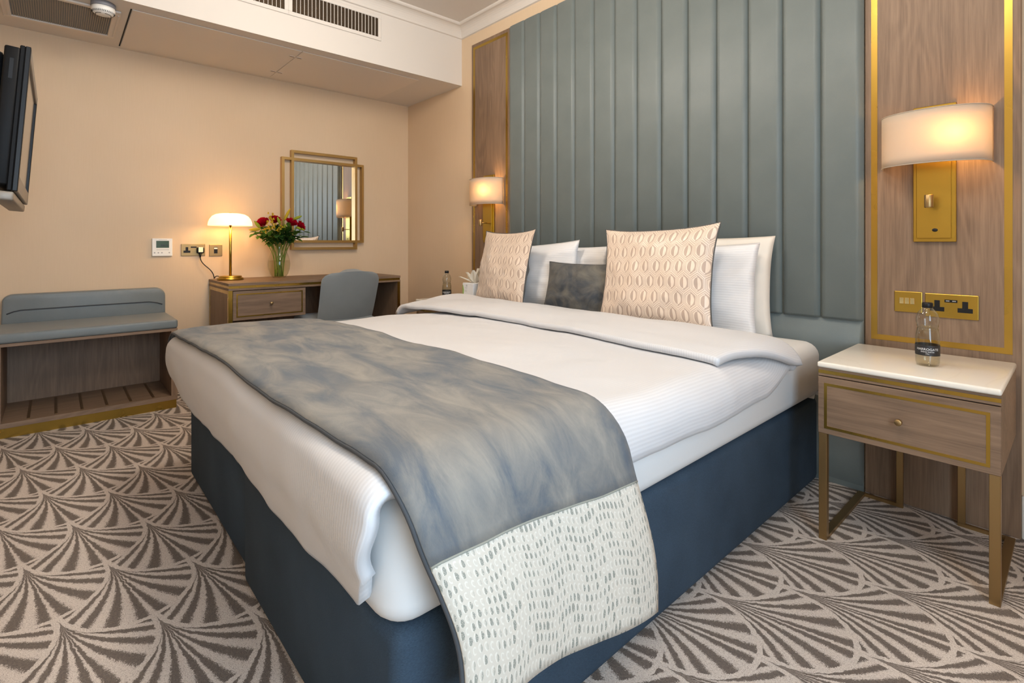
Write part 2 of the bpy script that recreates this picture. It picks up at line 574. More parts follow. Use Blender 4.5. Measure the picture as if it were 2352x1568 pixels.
def rrect(x0, x1, z0, z1, r, n=5):
    out = []
    for cx, cz, a0 in ((x1 - r, z1 - r, 0), (x0 + r, z1 - r, pi / 2), (x0 + r, z0 + r, pi), (x1 - r, z0 + r, 1.5 * pi)):
        for k in range(n + 1):
            t = a0 + pi / 2 * k / n
            out.append((cx + r * cos(t), cz + r * sin(t)))
    return out


def fbm(x, y, z=0.0, o=3):
    return mnoise.fractal(Vector((x, y, z)), 1.0, 2.0, o)


def sstep(a_, b_, x):
    t = min(1, max(0, (x - a_) / (b_ - a_))); return t * t * (3 - 2 * t)


def lerp(a_, b_, t): return a_ + (b_ - a_) * t


def dup(root, loc, label=None, group=None):
    r = root.copy(); COL.objects.link(r); r.location = loc
    if label: r['label'] = label
    if group: r['group'] = group
    def rec(src, dst):
        for ch in list(src.children):
            c_ = ch.copy(); COL.objects.link(c_); c_.parent = dst
            rec(ch, c_)
    rec(root, r)
    return r


def text_mesh(txt, size):
    cu = bpy.data.curves.new('lettering', 'FONT'); cu.body = txt; cu.size = size
    cu.align_x = 'CENTER'; cu.align_y = 'CENTER'; cu.resolution_u = 3
    o = bpy.data.objects.new('lettering', cu); COL.objects.link(o)
    bpy.context.view_layer.update()
    me = bpy.data.meshes.new_from_object(o.evaluated_get(bpy.context.evaluated_depsgraph_get()))
    bpy.data.objects.remove(o); bpy.data.curves.remove(cu)
    return me

# ================================================================== the room
struct(box('floor', XL, XR, YF, YB, -0.05, 0.0, 'carpet'), 'patterned carpet of grey-brown and cream fans')
struct(box('wall_left', XL - 0.1, XL, YF - 0.1, YB + 0.1, 0, ZC, 'wall'), 'warm beige wall behind the desk')
struct(box('wall_back', XL, XR + 0.1, YB, YB + 0.1, 0, ZC, 'wall'), 'warm beige wall behind the headboard')
struct(box('wall_front', XL, XR + 0.1, YF - 0.1, YF, 0, ZC, 'wall'), 'beige wall that carries the television')
WY0, WY1, WZ0, WZ1 = -0.36, 0.80, 0.45, 2.2
WYM = (WY0 + WY1) / 2
struct(boxes('wall_right', [(XR, XR + 0.1, YF, WY0, 0, ZC), (XR, XR + 0.1, WY1, YB, 0, ZC),
                            (XR, XR + 0.1, WY0, WY1, 0, WZ0), (XR, XR + 0.1, WY0, WY1, WZ1, ZC)], 'wall'), 'beige wall with the window')
struct(box('ceiling', XL - 0.1, XR + 0.1, YF - 0.1, YB + 0.1, ZC, ZC + 0.1, 'ceiling'), 'cream painted ceiling')
win = struct(bpy.data.objects.new('window_1', None), 'white framed window in the right wall'); COL.objects.link(win)
win.location = (XR, WYM, WZ0)
for nm, b_ in (('frame_side', (XR, XR + .06, WY0, WY0 + .06, WZ0, WZ1)), ('frame_side', (XR, XR + .06, WY1 - .06, WY1, WZ0, WZ1)),
               ('frame_rail', (XR, XR + .06, WY0 + .06, WY1 - .06, WZ0, WZ0 + .06)), ('frame_rail', (XR, XR + .06, WY0 + .06, WY1 - .06, WZ1 - .06, WZ1)),
               ('mullion', (XR, XR + .06, WYM - .02, WYM + .02, WZ0 + .06, WZ1 - .06)),
               ('sill', (XR - .06, XR, WY0 - .03, WY1 + .03, WZ0 - .03, WZ0))):
    box(nm, *b_, 'skirting', win)
for y0, y1 in ((WY0 + .06, WYM - .02), (WYM + .02, WY1 - .06)):
    box('pane', XR + .028, XR + .034, y0, y1, WZ0 + .06, WZ1 - .06, 'window_pane', win)
struct(box('baseboard_back', -0.137, XR, YB - 0.018, YB, 0, 0.145, 'skirting', bev=0.004))
struct(box('baseboard_left', XL, XL + 0.018, YF, YB, 0, 0.145, 'skirting', bev=0.004))

# dropped soffit over the desk wall, with access panels and grilles
sof = struct(bpy.data.objects.new('ceiling_soffit', None), 'dropped cream soffit box along the desk wall'); COL.objects.link(sof)
sof.location = (XL, 1.0, ZS)
box('soffit_box', XL, XS, YF, YB, ZS, ZC, 'ceiling', sof)
for y0, y1, gap in ((0.313, 1.217, 0.004), (1.221, 2.108, 0.0)):
    pan = box('access_panel', -4.135, -3.44, y0, y1, ZS - 0.005, ZS - 0.0005, 'soffit_panel', sof, bev=0.0015, seg=1)
for x0 in (-3.572, -3.973):
    for dy in (-0.024, 0.024):
        box('panel_latch', x0 - 0.010, x0 + 0.010, 1.219 + dy - 0.017, 1.219 + dy + 0.017, ZS - 0.008, ZS - 0.005, 'ceiling', sof)
        box('latch_slot', x0 - 0.002, x0 + 0.007, 1.219 + dy - 0.014, 1.219 + dy + 0.014, ZS - 0.0085, ZS - 0.008, 'bronze', sof)
boxes('panel_joint', [(-4.137, -3.438, 0.3045, 0.311, ZS - 0.0012, ZS - 0.0005)], 'vent_dark', sof)
# cornice: cove moulding along the headboard wall and along the soffit
zc0 = 2.642
cove = [(0, zc0)] + [(0.012 + 0.062 * (1 - cos(t)), zc0 + 0.004 + 0.070 * sin(t)) for t in [pi / 2 * k / 7 for k in range(8)]] + [(0.078, 2.716), (0.086, 2.722), (0.086, ZC), (0, ZC)]
struct(prism('trim_1', [(YB - a_, z_) for a_, z_ in cove], 'x', XS, XR, 'ceiling'), 'cream cove cornice above the headboard wall')
struct(prism('trim_2', [(XS + a_, z_) for a_, z_ in cove], 'y', YF, YB, 'ceiling'), 'cream cove cornice along the soffit')

# supply grilles in the soffit front
def front_grille(y0, y1, label):
    t = thing('air_grille', label, 'vent', (XS, (y0 + y1) / 2, 2.53), group='white slatted air grilles in the soffit front')
    z0, z1 = 2.467, 2.598
    box('backing', XS, XS + 0.001, y0, y1, z0, z1, 'vent_dark', t)
    for b_ in ((y0 - .024, y1 + .024, z0 - .025, z0), (y0 - .024, y1 + .024, z1, z1 + .025)):
        box('frame_rail', XS, XS + 0.008, b_[0], b_[1], b_[2], b_[3], 'ceiling', t, bev=0.002, seg=1)
    for b_ in ((y0 - .024, y0), (y1, y1 + .024)):
        box('frame_stile', XS, XS + 0.008, b_[0], b_[1], z0, z1, 'ceiling', t, bev=0.002, seg=1)
    n = 24
    first = None
    for k in range(1, n):
        yy = y0 + (y1 - y0) * k / n
        if first is None:
            first = box('fin', XS + 0.001, XS + 0.009, yy - 0.0014, yy + 0.0014, z0, z1, 'ceiling', t); fy = yy
        else:
            c_ = first.copy(); COL.objects.link(c_); c_.parent = t; c_.location = (0, yy - fy, 0)
    bl = boxes('rear_blades', [(XS + 0.0012, XS + 0.003, y0, y1, z0 + 0.006 * k, z0 + 0.006 * k + 0.0016) for k in range(1, 22)], 'bronze', t)
    bl['kind'] = 'stuff'
front_grille(1.121, 1.712, 'white air grille nearest the headboard in the soffit front')
front_grille(0.482, 1.073, 'white air grille further left in the soffit front')

# return-air grille under the soffit
t = thing('ceiling_vent', 'square white eggcrate return vent under the soffit', 'vent', (-3.74, 0.03, ZS))
vx0, vx1, vy0, vy1 = -3.952, -3.545, -0.180, 0.236
box('backing', vx0, vx1, vy0, vy1, ZS - 0.002, ZS - 0.0005, 'vent_dark', t)
for nm, b_ in (('frame_rail', (vx0 - .03, vx0, vy0 - .035, vy1 + .035)), ('frame_rail', (vx1, vx1 + .03, vy0 - .035, vy1 + .035)),
               ('frame_stile', (vx0, vx1, vy0 - .035, vy0)), ('frame_stile', (vx0, vx1, vy1, vy1 + .035))):
    box(nm, *b_, ZS - 0.012, ZS - 0.0005, 'soffit_panel', t, bev=0.003, seg=1)
lst = []
for k in range(1, 44):
    y_ = vy0 + (vy1 - vy0) * k / 44; lst.append((vx0, vx1, y_ - 0.0017, y_ + 0.0017, ZS - 0.006, ZS - 0.002))
for k in range(1, 42):
    x_ = vx0 + (vx1 - vx0) * k / 42; lst.append((x_ - 0.0007, x_ + 0.0007, vy0, vy1, ZS - 0.005, ZS - 0.002))
g_ = boxes('eggcrate_core', lst, 'vent_bar', t); g_['kind'] = 'stuff'
for yy in (-0.197, 0.262):
    box('hinge_strip', -3.94, -3.56, yy - 0.003, yy + 0.003, ZS - 0.016, ZS - 0.012, 'ceiling', t)

# smoke detector
t = thing('smoke_detector', 'round white smoke detector with a grey base under the soffit', 'detector', (-3.462, 0.19, ZS))
L = Vector((-3.462, 0.19, ZS))
lathe('base_ring', [(0, -0.0005), (0.052, -0.0005), (0.053, -0.022), (0.050, -0.024), (0, -0.024)], 'grey_plastic', t, L)
lathe('housing', [(0, -0.024), (0.0505, -0.024), (0.0515, -0.036), (0.048, -0.050), (0.036, -0.060), (0.020, -0.0635), (0, -0.064)], 'white_plastic', t, L)
bm = bmesh.new()
for k in range(40):
    an = 2 * pi * k / 40
    c_, s_ = cos(an), sin(an)
    for (r0, z0, r1, z1) in ((0.0495, -0.047, 0.0450, -0.0545),):
        p0 = L + Vector((c_ * r0, s_ * r0, z0)); p1 = L + Vector((c_ * r1, s_ * r1, z1))
        tube_bm(bm, [p0, p1], 0.0013, 4)
sl = from_bm('sensor_slots', bm, 'vent_dark', t); sl['kind'] = 'stuff'
for a0 in (0.15, 2.25, 4.35):
    tube('slot_arc', [L + Vector((0.033 * cos(a0 + k * 0.16), 0.033 * sin(a0 + k * 0.16), -0.0612)) for k in range(11)], 0.0014, 'vent_dark', t, 5)

# unseen opal fixtures above the frame, added to brighten soffit front, ceiling and walls
def ceiling_fill_light(x, y, label, energy):
    t = thing('ceiling_fill_light', label, 'light', (x, y, ZC), group='added opal fill lights on the ceiling')
    lathe('mount_ring', [(0, -0.0005), (0.150, -0.0005), (0.152, -0.022), (0.146, -0.026), (0, -0.026)], 'white_plastic', t, (x, y, ZC), 40)
    lathe('diffuser', [(0.142, -0.026), (0.140, -0.045), (0.118, -0.066), (0.075, -0.080), (0, -0.086)], 'fill_lens', t, (x, y, ZC), 40)
    l = bpy.data.lights.new('ceiling_fill', 'POINT'); l.energy = energy; l.color = (1.0, 0.93, 0.83)
    l.shadow_soft_size = 0.16
    o = bpy.data.objects.new('ceiling_fill', l); COL.objects.link(o); o.parent = t; o.location = (0, 0, -0.27)
ceiling_fill_light(-1.95, 1.0, 'added opal fill light on the ceiling, nearer the desk', 40)
ceiling_fill_light(-0.55, 0.9, 'added opal fill light on the ceiling, nearer the window', 30)

# ================================================================== headboard wall
# channelled headboard
hb = thing('headboard', 'tall grey-green leather headboard of vertical padded channels', 'headboard', (-1.648, YB, 0))
HX0, HX1, HZ0, HZ1 = -2.712, -0.586, 0.685, 2.540
box('backing_board', HX0 - 0.02, HX1, 2.421, 2.4295, 0.0, HZ1, 'headboard_leather', hb)
def channel(name, x0, x1, z0, z1, horizontal=False):
    """padded channel: pillow-shaped cross section"""
    yb, d = 2.4215, 0.0255
    prof = []
    K = 12
    w = (z1 - z0) if horizontal else (x1 - x0)
    for k in range(K + 1):
        s_ = k / K; q = abs(2 * s_ - 1)
        h_ = d * (1 - q ** 14) ** 0.5 if q < 1 else 0
        prof.append((0.0006 + s_ * (w - 0.0012), yb - h_))
    bm = bmesh.new()
    ends = ((x0, x1) if horizontal else (z0, z1))
    e0, e1 = ends
    lv = [(e0, 0.0), (e0 + 0.003, 0.6), (e0 + 0.012, 1.0), (e1 - 0.012, 1.0), (e1 - 0.003, 0.6), (e1, 0.0)]
    rows = []
    for ee, f in lv:
        row = []
        for s_, y_ in prof:
            yy = yb + (y_ - yb) * f
            row.append(bm.verts.new((ee, yy, z0 + s_) if horizontal else (x0 + s_, yy, ee)))
        rows.append(row)
    for A, B in zip(rows, rows[1:]):
        for k in range(K): bm.faces.new((A[k], A[k + 1], B[k + 1], B[k]))
    return from_bm(name, bm, 'headboard_leather', hb, True, True)
NCH = 14
first = channel('channel', HX0, HX0 + (HX1 - HX0) / NCH, HZ0, HZ1)
for k in range(1, NCH):
    c_ = first.copy(); COL.objects.link(c_); c_.parent = hb; c_.location = ((HX1 - HX0) / NCH * k, 0, 0)
channel('lower_channel', HX0, HX1, 0.02, HZ0 - 0.001, True)

# oak wall panels with brass inlay
def wall_panel(x0, x1, label):
    t = thing('wall_panel', label, 'wall panel', ((x0 + x1) / 2, YB, 0), group='oak panels either side of the headboard')
    yf = 2.428
    box('panel', x0, x1, yf, YB, 0.0, 2.545, 'oak_z', t, bev=0.0015, seg=1)
    a0, a1, z0, z1 = x0 + 0.021, x1 - 0.021, 0.620, 2.520
    w = 0.0205
    yy0 = yf - 0.0012
    box('inlay_strip', a0, a0 + w, yy0, yf, z0, z1, 'brass_inlay', t)
    box('inlay_strip', a1 - w, a1, yy0, yf, z0, z1, 'brass_inlay', t)
    box('inlay_strip', a0 + w, a1 - w, yy0, yf, z0, z0 + w, 'brass_inlay', t)
    box('inlay_strip', a0 + w, a1 - w, yy0, yf, z1 - w, z1, 'brass_inlay', t)
    return t
wall_panel(-0.583, -0.137, 'oak wall panel with brass inlay on the right, beside the marble nightstand')
wall_panel(-3.185, -2.738, 'oak wall panel with brass inlay on the left, near the desk wall corner')

# wall lamps
def wall_lamp(xc, label, power):
    t = thing('wall_lamp', label, 'wall lamp', (xc, 2.428, 1.0), group='brass wall lamps with curved linen shades')
    yf = 2.4265
    box('back_plate', xc - 0.062, xc + 0.062, yf - 0.012, yf, 1.005, 1.508, 'brass', t, bev=0.0015, seg=1)
    box('front_plate', xc - 0.0500, xc + 0.0500, yf - 0.026, yf - 0.012, 1.018, 1.470, 'brass', t, bev=0.0015, seg=1)
    # half-oval linen shade, open above and below
    W, D = 0.158, 0.135
    def sh(u_, v_):
        an = pi * u_
        x = xc + W * -cos(an); y = yf - 0.001 - D * sin(an) ** 0.75
        return (x, y, 1.285 + 0.190 * v_)
    s_ = grid('shade', sh, 40, 6, 'linen_shade', t)
    m_ = s_.modifiers.new('thick', 'SOLIDIFY'); m_.thickness = 0.002
    for vv, zz in ((0.0, 1.285), (1.0, 1.475)):
        pts = [(sh(k / 40, vv)[0], sh(k / 40, vv)[1], zz) for k in range(41)]
        tube('shade_rim', pts, 0.0018, 'linen_shade', s_, 5)
    box('shade_arm', xc - 0.056, xc + 0.056, yf - 0.060, yf - 0.012, 1.478, 1.486, 'brass', t)
    lathe('lamp_holder', [(0, 0), (0.012, 0), (0.012, 0.045), (0, 0.045)], 'brass', t, (xc, yf - 0.06, 1.44), 16)
    lathe('bulb', [(0, -0.07), (0.014, -0.066), (0.022, -0.05), (0.022, -0.035), (0.012, -0.01), (0.010, 0), (0, 0)], 'bulb', t, (xc, yf - 0.06, 1.44), 16)
    # reading spot on a short arm
    sp = lathe('reading_spot', [(0, 0), (0.0125, 0), (0.0135, 0.003), (0.0135, 0.044), (0.012, 0.046), (0, 0.046)], 'brass_leg', t, (xc - 0.004, yf - 0.085, 1.128), 20)
    lathe('spot_lens', [(0, -0.0005), (0.011, -0.0005), (0.011, 0.0), (0, 0.0)], 'chrome', sp, (xc - 0.004, yf - 0.085, 1.128), 16)
    tube('spot_arm', [(xc - 0.004, yf - 0.075, 1.150), (xc - 0.004, yf - 0.026, 1.150)], 0.004, 'brass_leg', t, 8)
    bm = bmesh.new(); bmesh.ops.create_uvsphere(bm, u_segments=16, v_segments=8, radius=1.0)
    bmesh.ops.scale(bm, vec=(0.0085, 0.003, 0.0065), verts=bm.verts[:])
    bmesh.ops.translate(bm, vec=(xc + 0.004, yf - 0.0265, 1.048), verts=bm.verts[:])
    from_bm('switch', bm, 'black', t, True, True)
    l = bpy.data.lights.new('lamp_light', 'POINT'); l.energy = power; l.color = (1.0, 0.57, 0.20); l.shadow_soft_size = 0.03
    o = bpy.data.objects.new('lamp_light', l); COL.objects.link(o); o.parent = t
    o.location = (0.062, 2.335 - 2.428, 0.385)
    return t
wall_lamp(-0.364, 'brass wall lamp with a curved linen shade, above the marble nightstand on the right', 2.2)
wall_lamp(-2.962, 'brass wall lamp with a curved linen shade, above the left bedside by the desk wall', 2.2)

# sockets and switches
def socket_hole(nm, parent, place, s=1.0):
    """British three-pin socket insert: T-shaped dark plastic"""
    place(nm + '', -0.0085, 0.0085, -0.018, 0.026)
def plate_y(name, x0, x1, z0, z1, label, cat, group=None):
    t = thing(name, label, cat, ((x0 + x1) / 2, 2.428, z0), group=group)
    box('plate', x0, x1, 2.4225, 2.4278, z0, z1, 'brass', t, bev=0.0022, seg=2)
    return t
t = plate_y('switch_plate', -0.486, -0.400, 0.737, 0.816, 'square brass triple switch plate on the right oak panel, behind the water bottle', 'switch')
for k in range(3):
    x0 = -0.470 + k * 0.0165
    o = box('rocker', x0, x0 + 0.0150, 2.4185, 2.4226, 0.768, 0.792, 'chrome', t, bev=0.0012, seg=1)
def uk_y(t, xc, zc):
    o = boxes('socket_inlet', [(xc - .008, xc + .008, 2.4216, 2.4226, zc - .010, zc + .020), (xc - .0205, xc + .0205, 2.4214, 2.4226, zc - .020, zc - .004)], 'black', t)
    return o
t = plate_y('double_socket', -0.392, -0.243, 0.727, 0.814, 'brass double power socket on the right oak panel, beside the triple switch', 'socket')
uk_y(t, -0.357, 0.770); uk_y(t, -0.279, 0.770)
box('usb_inlet', -0.336, -0.300, 2.4214, 2.4226, 0.784, 0.794, 'black', t)
for k in (-0.327, -0.309): box('usb_port', k - .005, k + .005, 2.4208, 2.4214, 0.788, 0.791, 'icon', t)

# ================================================================== nightstands
def nightstand(x0, x1, label):
    yf, yb, zt = 1.930, 2.394, 0.600
    t = thing('nightstand', label, 'nightstand', ((x0 + x1) / 2, 2.2, 0), group='oak nightstands with marble tops')
    box('marble_top', x0 - 0.002, x1 + 0.002, yf - 0.006, yb, 0.581, zt, 'marble', t, bev=0.006, seg=3)
    box('upper_rail', x0, x1, yf + 0.004, yb, 0.553, 0.5805, 'oak_x', t)
    box('rail_inlay', x0, x1, yf + 0.0028, yf + 0.0045, 0.561, 0.572, 'brass_inlay', t)
    box('carcass', x0, x1, yf + 0.022, yb, 0.360, 0.553, 'oak_x', t)
    d = box('drawer_front', x0, x1, yf, yf + 0.021, 0.360, 0.5495, 'oak_x', t, bev=0.001, seg=1)
    a0, a1, z0, z1, w = x0 + 0.018, x1 - 0.022, 0.378, 0.530, 0.0085
    for b_ in ((a0, a0 + w, z0, z1), (a1 - w, a1, z0, z1), (a0 + w, a1 - w, z0, z0 + w), (a0 + w, a1 - w, z1 - w, z1)):
        box('drawer_inlay', b_[0], b_[1], yf - 0.001, yf, b_[2], b_[3], 'brass_inlay', d)
    bm = bmesh.new()
    lathe_bm(bm, [(0, 0), (0.0045, 0), (0.0045, 0.014), (0.0095, 0.015), (0.0095, 0.026), (0.0085, 0.027), (0, 0.027)], 20)
    bmesh.ops.rotate(bm, cent=(0, 0, 0), matrix=Matrix.Rotation(pi / 2, 3, 'X'), verts=bm.verts[:])
    bmesh.ops.translate(bm, vec=((x0 + x1) / 2, yf, 0.455), verts=bm.verts[:])
    from_bm('knob', bm, 'brass_leg', d, True, True)
    w = 0.024
    for sgn, xa in ((1, x0 + 0.001), (-1, x1 - 0.001)):
        xs = sorted((xa, xa + sgn * w))
        box('front_leg', xs[0], xs[1], yf + 0.001, yf + 0.025, 0.0, 0.360, 'brass_leg', t, bev=0.001, seg=1)
        box('side_runner', xs[0], xs[1], yf + 0.025, yb - 0.012, 0.0, 0.012, 'brass_leg', t)
        xi = sorted((xa, xa + sgn * 0.146))
        box('back_runner', xi[0], xi[1], yb - 0.012, yb, 0.0, 0.012, 'brass_leg', t)
        xj = sorted((xa + sgn * 0.146, xa + sgn * 0.125))
        box('back_leg', xj[0], xj[1], yb - 0.012, yb, 0.012, 0.360, 'brass_leg', t, bev=0.001, seg=1)
    return t
nightstand(-0.598, -0.148, 'oak nightstand with a cream marble top on brass legs, right of the bed')
nightstand(-3.185, -2.735, 'oak nightstand mostly hidden behind the left side of the bed')

# water bottles
LET = text_mesh('HARROGATE', 0.0105)
LET2 = text_mesh('SPRING WATER', 0.0052)
LET3 = text_mesh('STILL', 0.0042)
def wrap(me0, R, zc, name, parent):
    me = me0.copy()
    for v_ in me.vertices:
        an = -pi / 2 + v_.co.x / R
        v_.co = Vector((R * cos(an), R * sin(an), zc + v_.co.y))
    return put(name, me, 'label_white', parent, world=False)
def bottle(loc, rz, label):
    t = thing('water_bottle', label, 'bottle', loc, (0, 0, rz), group='plastic water bottles with black labels')
    body = [(0, 0.004), (0.022, 0.0), (0.0295, 0.004), (0.0315, 0.014), (0.0318, 0.030), (0.0318, 0.094), (0.0312, 0.102), (0.0288, 0.114),
            (0.0262, 0.124), (0.0285, 0.134), (0.0312, 0.146), (0.0302, 0.158), (0.0265, 0.171), (0.0195, 0.181), (0.0142, 0.187), (0.0135, 0.194)]
    lathe('body', body, 'clear_plastic', t, n=40, world=False)
    wat = [(0, 0.0055), (0.0215, 0.0015)] + [(r - 0.0013, z) for r, z in body[2:9]] + [(0.0250, 0.1235), (0, 0.1235)]
    lathe('water', wat, 'water', t, n=40, world=False)
    lathe('cap', [(0, 0.206), (0.0125, 0.206), (0.0145, 0.204), (0.0148, 0.190), (0.0138, 0.189)], 'black', t, n=32, world=False)
    lb = lathe('label', [(0.0323, 0.036), (0.0323, 0.070)], 'label_black', t, n=48, world=False)
    wrap(LET, 0.0326, 0.0565, 'lettering', lb); wrap(LET2, 0.0326, 0.0485, 'lettering', lb); wrap(LET3, 0.0326, 0.0425, 'lettering', lb)
    bm = bmesh.new()
    for z in (0.117, 0.1205, 0.128, 0.1315):
        tube_bm(bm, [(0.0285 * cos(a_ / 24 * 2 * pi), 0.0285 * sin(a_ / 24 * 2 * pi), z) for a_ in range(25)], 0.0008, 4, False)
    from_bm('grip_rings', bm, 'clear_plastic', t, False, True)
    return t
bottle((-0.338, 2.128, 0.600), radians(9), 'clear water bottle with a black label on the right nightstand')
bottle((-2.985, 2.055, 0.600), radians(50), 'clear water bottle with a black label beside the tissue box, left bedside')

# tissue box
t = thing('tissue_box', 'white and green tissue box half hidden by the left patterned cushion', 'tissue box', (-2.80, 2.16, 0.600))
box('carton', -2.865, -2.745, 2.105, 2.225, 0.600, 0.726, 'card_white', t, bev=0.002, seg=1)
prism('green_flash', [(-2.8652, 0.602), (-2.848, 0.602), (-2.853, 0.64), (-2.849, 0.68), (-2.858, 0.71), (-2.8652, 0.71)], 'y', 2.1044, 2.1052, 'card_green', t)
me = text_mesh('O', 0.016)
me.transform(Matrix.Translation((-2.818, 2.1042, 0.708)) @ Matrix.Rotation(pi / 2, 4, 'X')); put('lettering', me, 'label_black', t)
for z, w in ((0.692, 0.03), (0.675, 0.022), (0.668, 0.026), (0.62, 0.006)):
    box('print_line', -2.842, -2.842 + w, 2.1042, 2.1050, z, z + 0.0016, 'icon', t)
def tis(a_, tilt, l_, w_):
    def f(u_, v_):
        r = l_ * v_
        x = (u_ - 0.5) * w_ * sin(pi * min(1, v_ * 0.75 + 0.08)) * (1 - v_ * 0.75)
        z = r * cos(tilt) ; o_ = r * sin(tilt) + 0.010 * sin(u_ * 7 + a_ * 3)
        return (-2.805 + o_ * cos(a_) - x * sin(a_), 2.165 + o_ * sin(a_) + x * cos(a_), 0.724 + z)
    return f
for a_, tl, l_, w_ in ((radians(170), 1.05, 0.125, 0.08), (radians(200), 0.75, 0.10, 0.09), (radians(215), 1.2, 0.12, 0.06), (radians(30), 0.25, 0.105, 0.10), (radians(300), 0.3, 0.095, 0.10)):
    grid('tissue_sheet', tis(a_, tl, l_, w_), 8, 8, 'tissue_paper', t)

# ================================================================== bed
XC = -1.636
bed = thing('bed', 'super king divan bed with a dark slate fabric base', 'bed', (XC, 1.4, 0))
def divan(x0, x1, yf):
    o = box('divan_base', x0, x1, yf, 2.380, 0.012, 0.362, 'divan', bed, bev=0.028, seg=4)
    return o
divan(-2.536, -1.6385, 0.428)
divan(-1.6345, -0.736, 0.408)
for x in (-2.40, -1.75, -1.52, -0.86):
    for y in (0.60, 2.25):
        lathe('glide_foot', [(0, 0), (0.022, 0), (0.024, 0.012), (0, 0.012)], 'black', bed, (x, y, 0), 12)
# mattress under a fitted sheet: rounded block with soft shoulders
def mattress():
    bm = bmesh.new()
    bbox(bm, -2.530, -0.722, 0.388, 2.376, 0.366, 0.592)
    ve = [e_ for e_ in bm.edges if abs(e_.verts[0].co.z - e_.verts[1].co.z) > 0.1]
    bmesh.ops.bevel(bm, geom=ve, offset=0.065, segments=6, profile=0.5, affect='EDGES')
    ho = [e_ for e_ in bm.edges if abs(e_.verts[0].co.z - e_.verts[1].co.z) < 1e-4 and len(e_.link_faces) == 2 and e_.calc_face_angle(0) > 0.5]
    bmesh.ops.bevel(bm, geom=ho, offset=0.048, segments=5, profile=0.5, affect='EDGES')
    for v_ in bm.verts:
        f = (v_.co.z - 0.366) / 0.226
        v_.co.x += (v_.co.x - XC) / 0.9 * 0.010 * sin(pi * min(1, max(0, f)))
    return from_bm('mattress', bm, 'sheet', bed, True, True)
mat_o = mattress()
# tucked sheet corner by the headboard
grid('sheet_tuck', lambda u_, v_: (-0.728 - 0.05 * u_, 2.300 + 0.070 * v_, 0.3665 + 0.028 * sin(pi * v_) * (1 - u_ * 0.6)), 6, 8, 'sheet', mat_o)

# ---- duvet
Z0 = 0.640
def ztop(x, y):
    d = abs(x - XC)
    return Z0 + 0.012 * sstep(1.2, 0.5, y) + 0.007 * fbm(x * 2.1, y * 2.1, 3.0) + 0.004 * fbm(x * 5, y * 4, 1.0)
def cross(s_, r, s0=0.875, sag=0.012, left=False):
    if left: s0, sag, r = 0.80, 0.024, r + 0.060
    """half cross-section of cloth over the bed edge: arc length -> (horizontal, drop)"""
    if s_ <= s0: return s_, -sag * (s_ / s0) ** 2.5
    th = (s_ - s0) / r
    if th <= pi / 2: return s0 + r * sin(th), -sag - r * (1 - cos(th))
    return s0 + r, -sag - r - (s_ - s0 - r * pi / 2)
def foot(v_, v0, r):
    """arc length towards the foot from y = v0 -> (y, drop)"""
    if v_ <= 0: return v0 - v_, 0.0
    th = v_ / r
    if th <= pi / 2: return v0 - r * sin(th), -r * (1 - cos(th))
    ex = v_ - r * pi / 2
    return v0 - r + 0.9 * ex * ex - 0.006 * sin(min(1, ex / 0.12) * pi), -r - ex
Y_CREASE, Y_HEM = 1.930, 1.500
FV0, FR = 0.390, 0.052
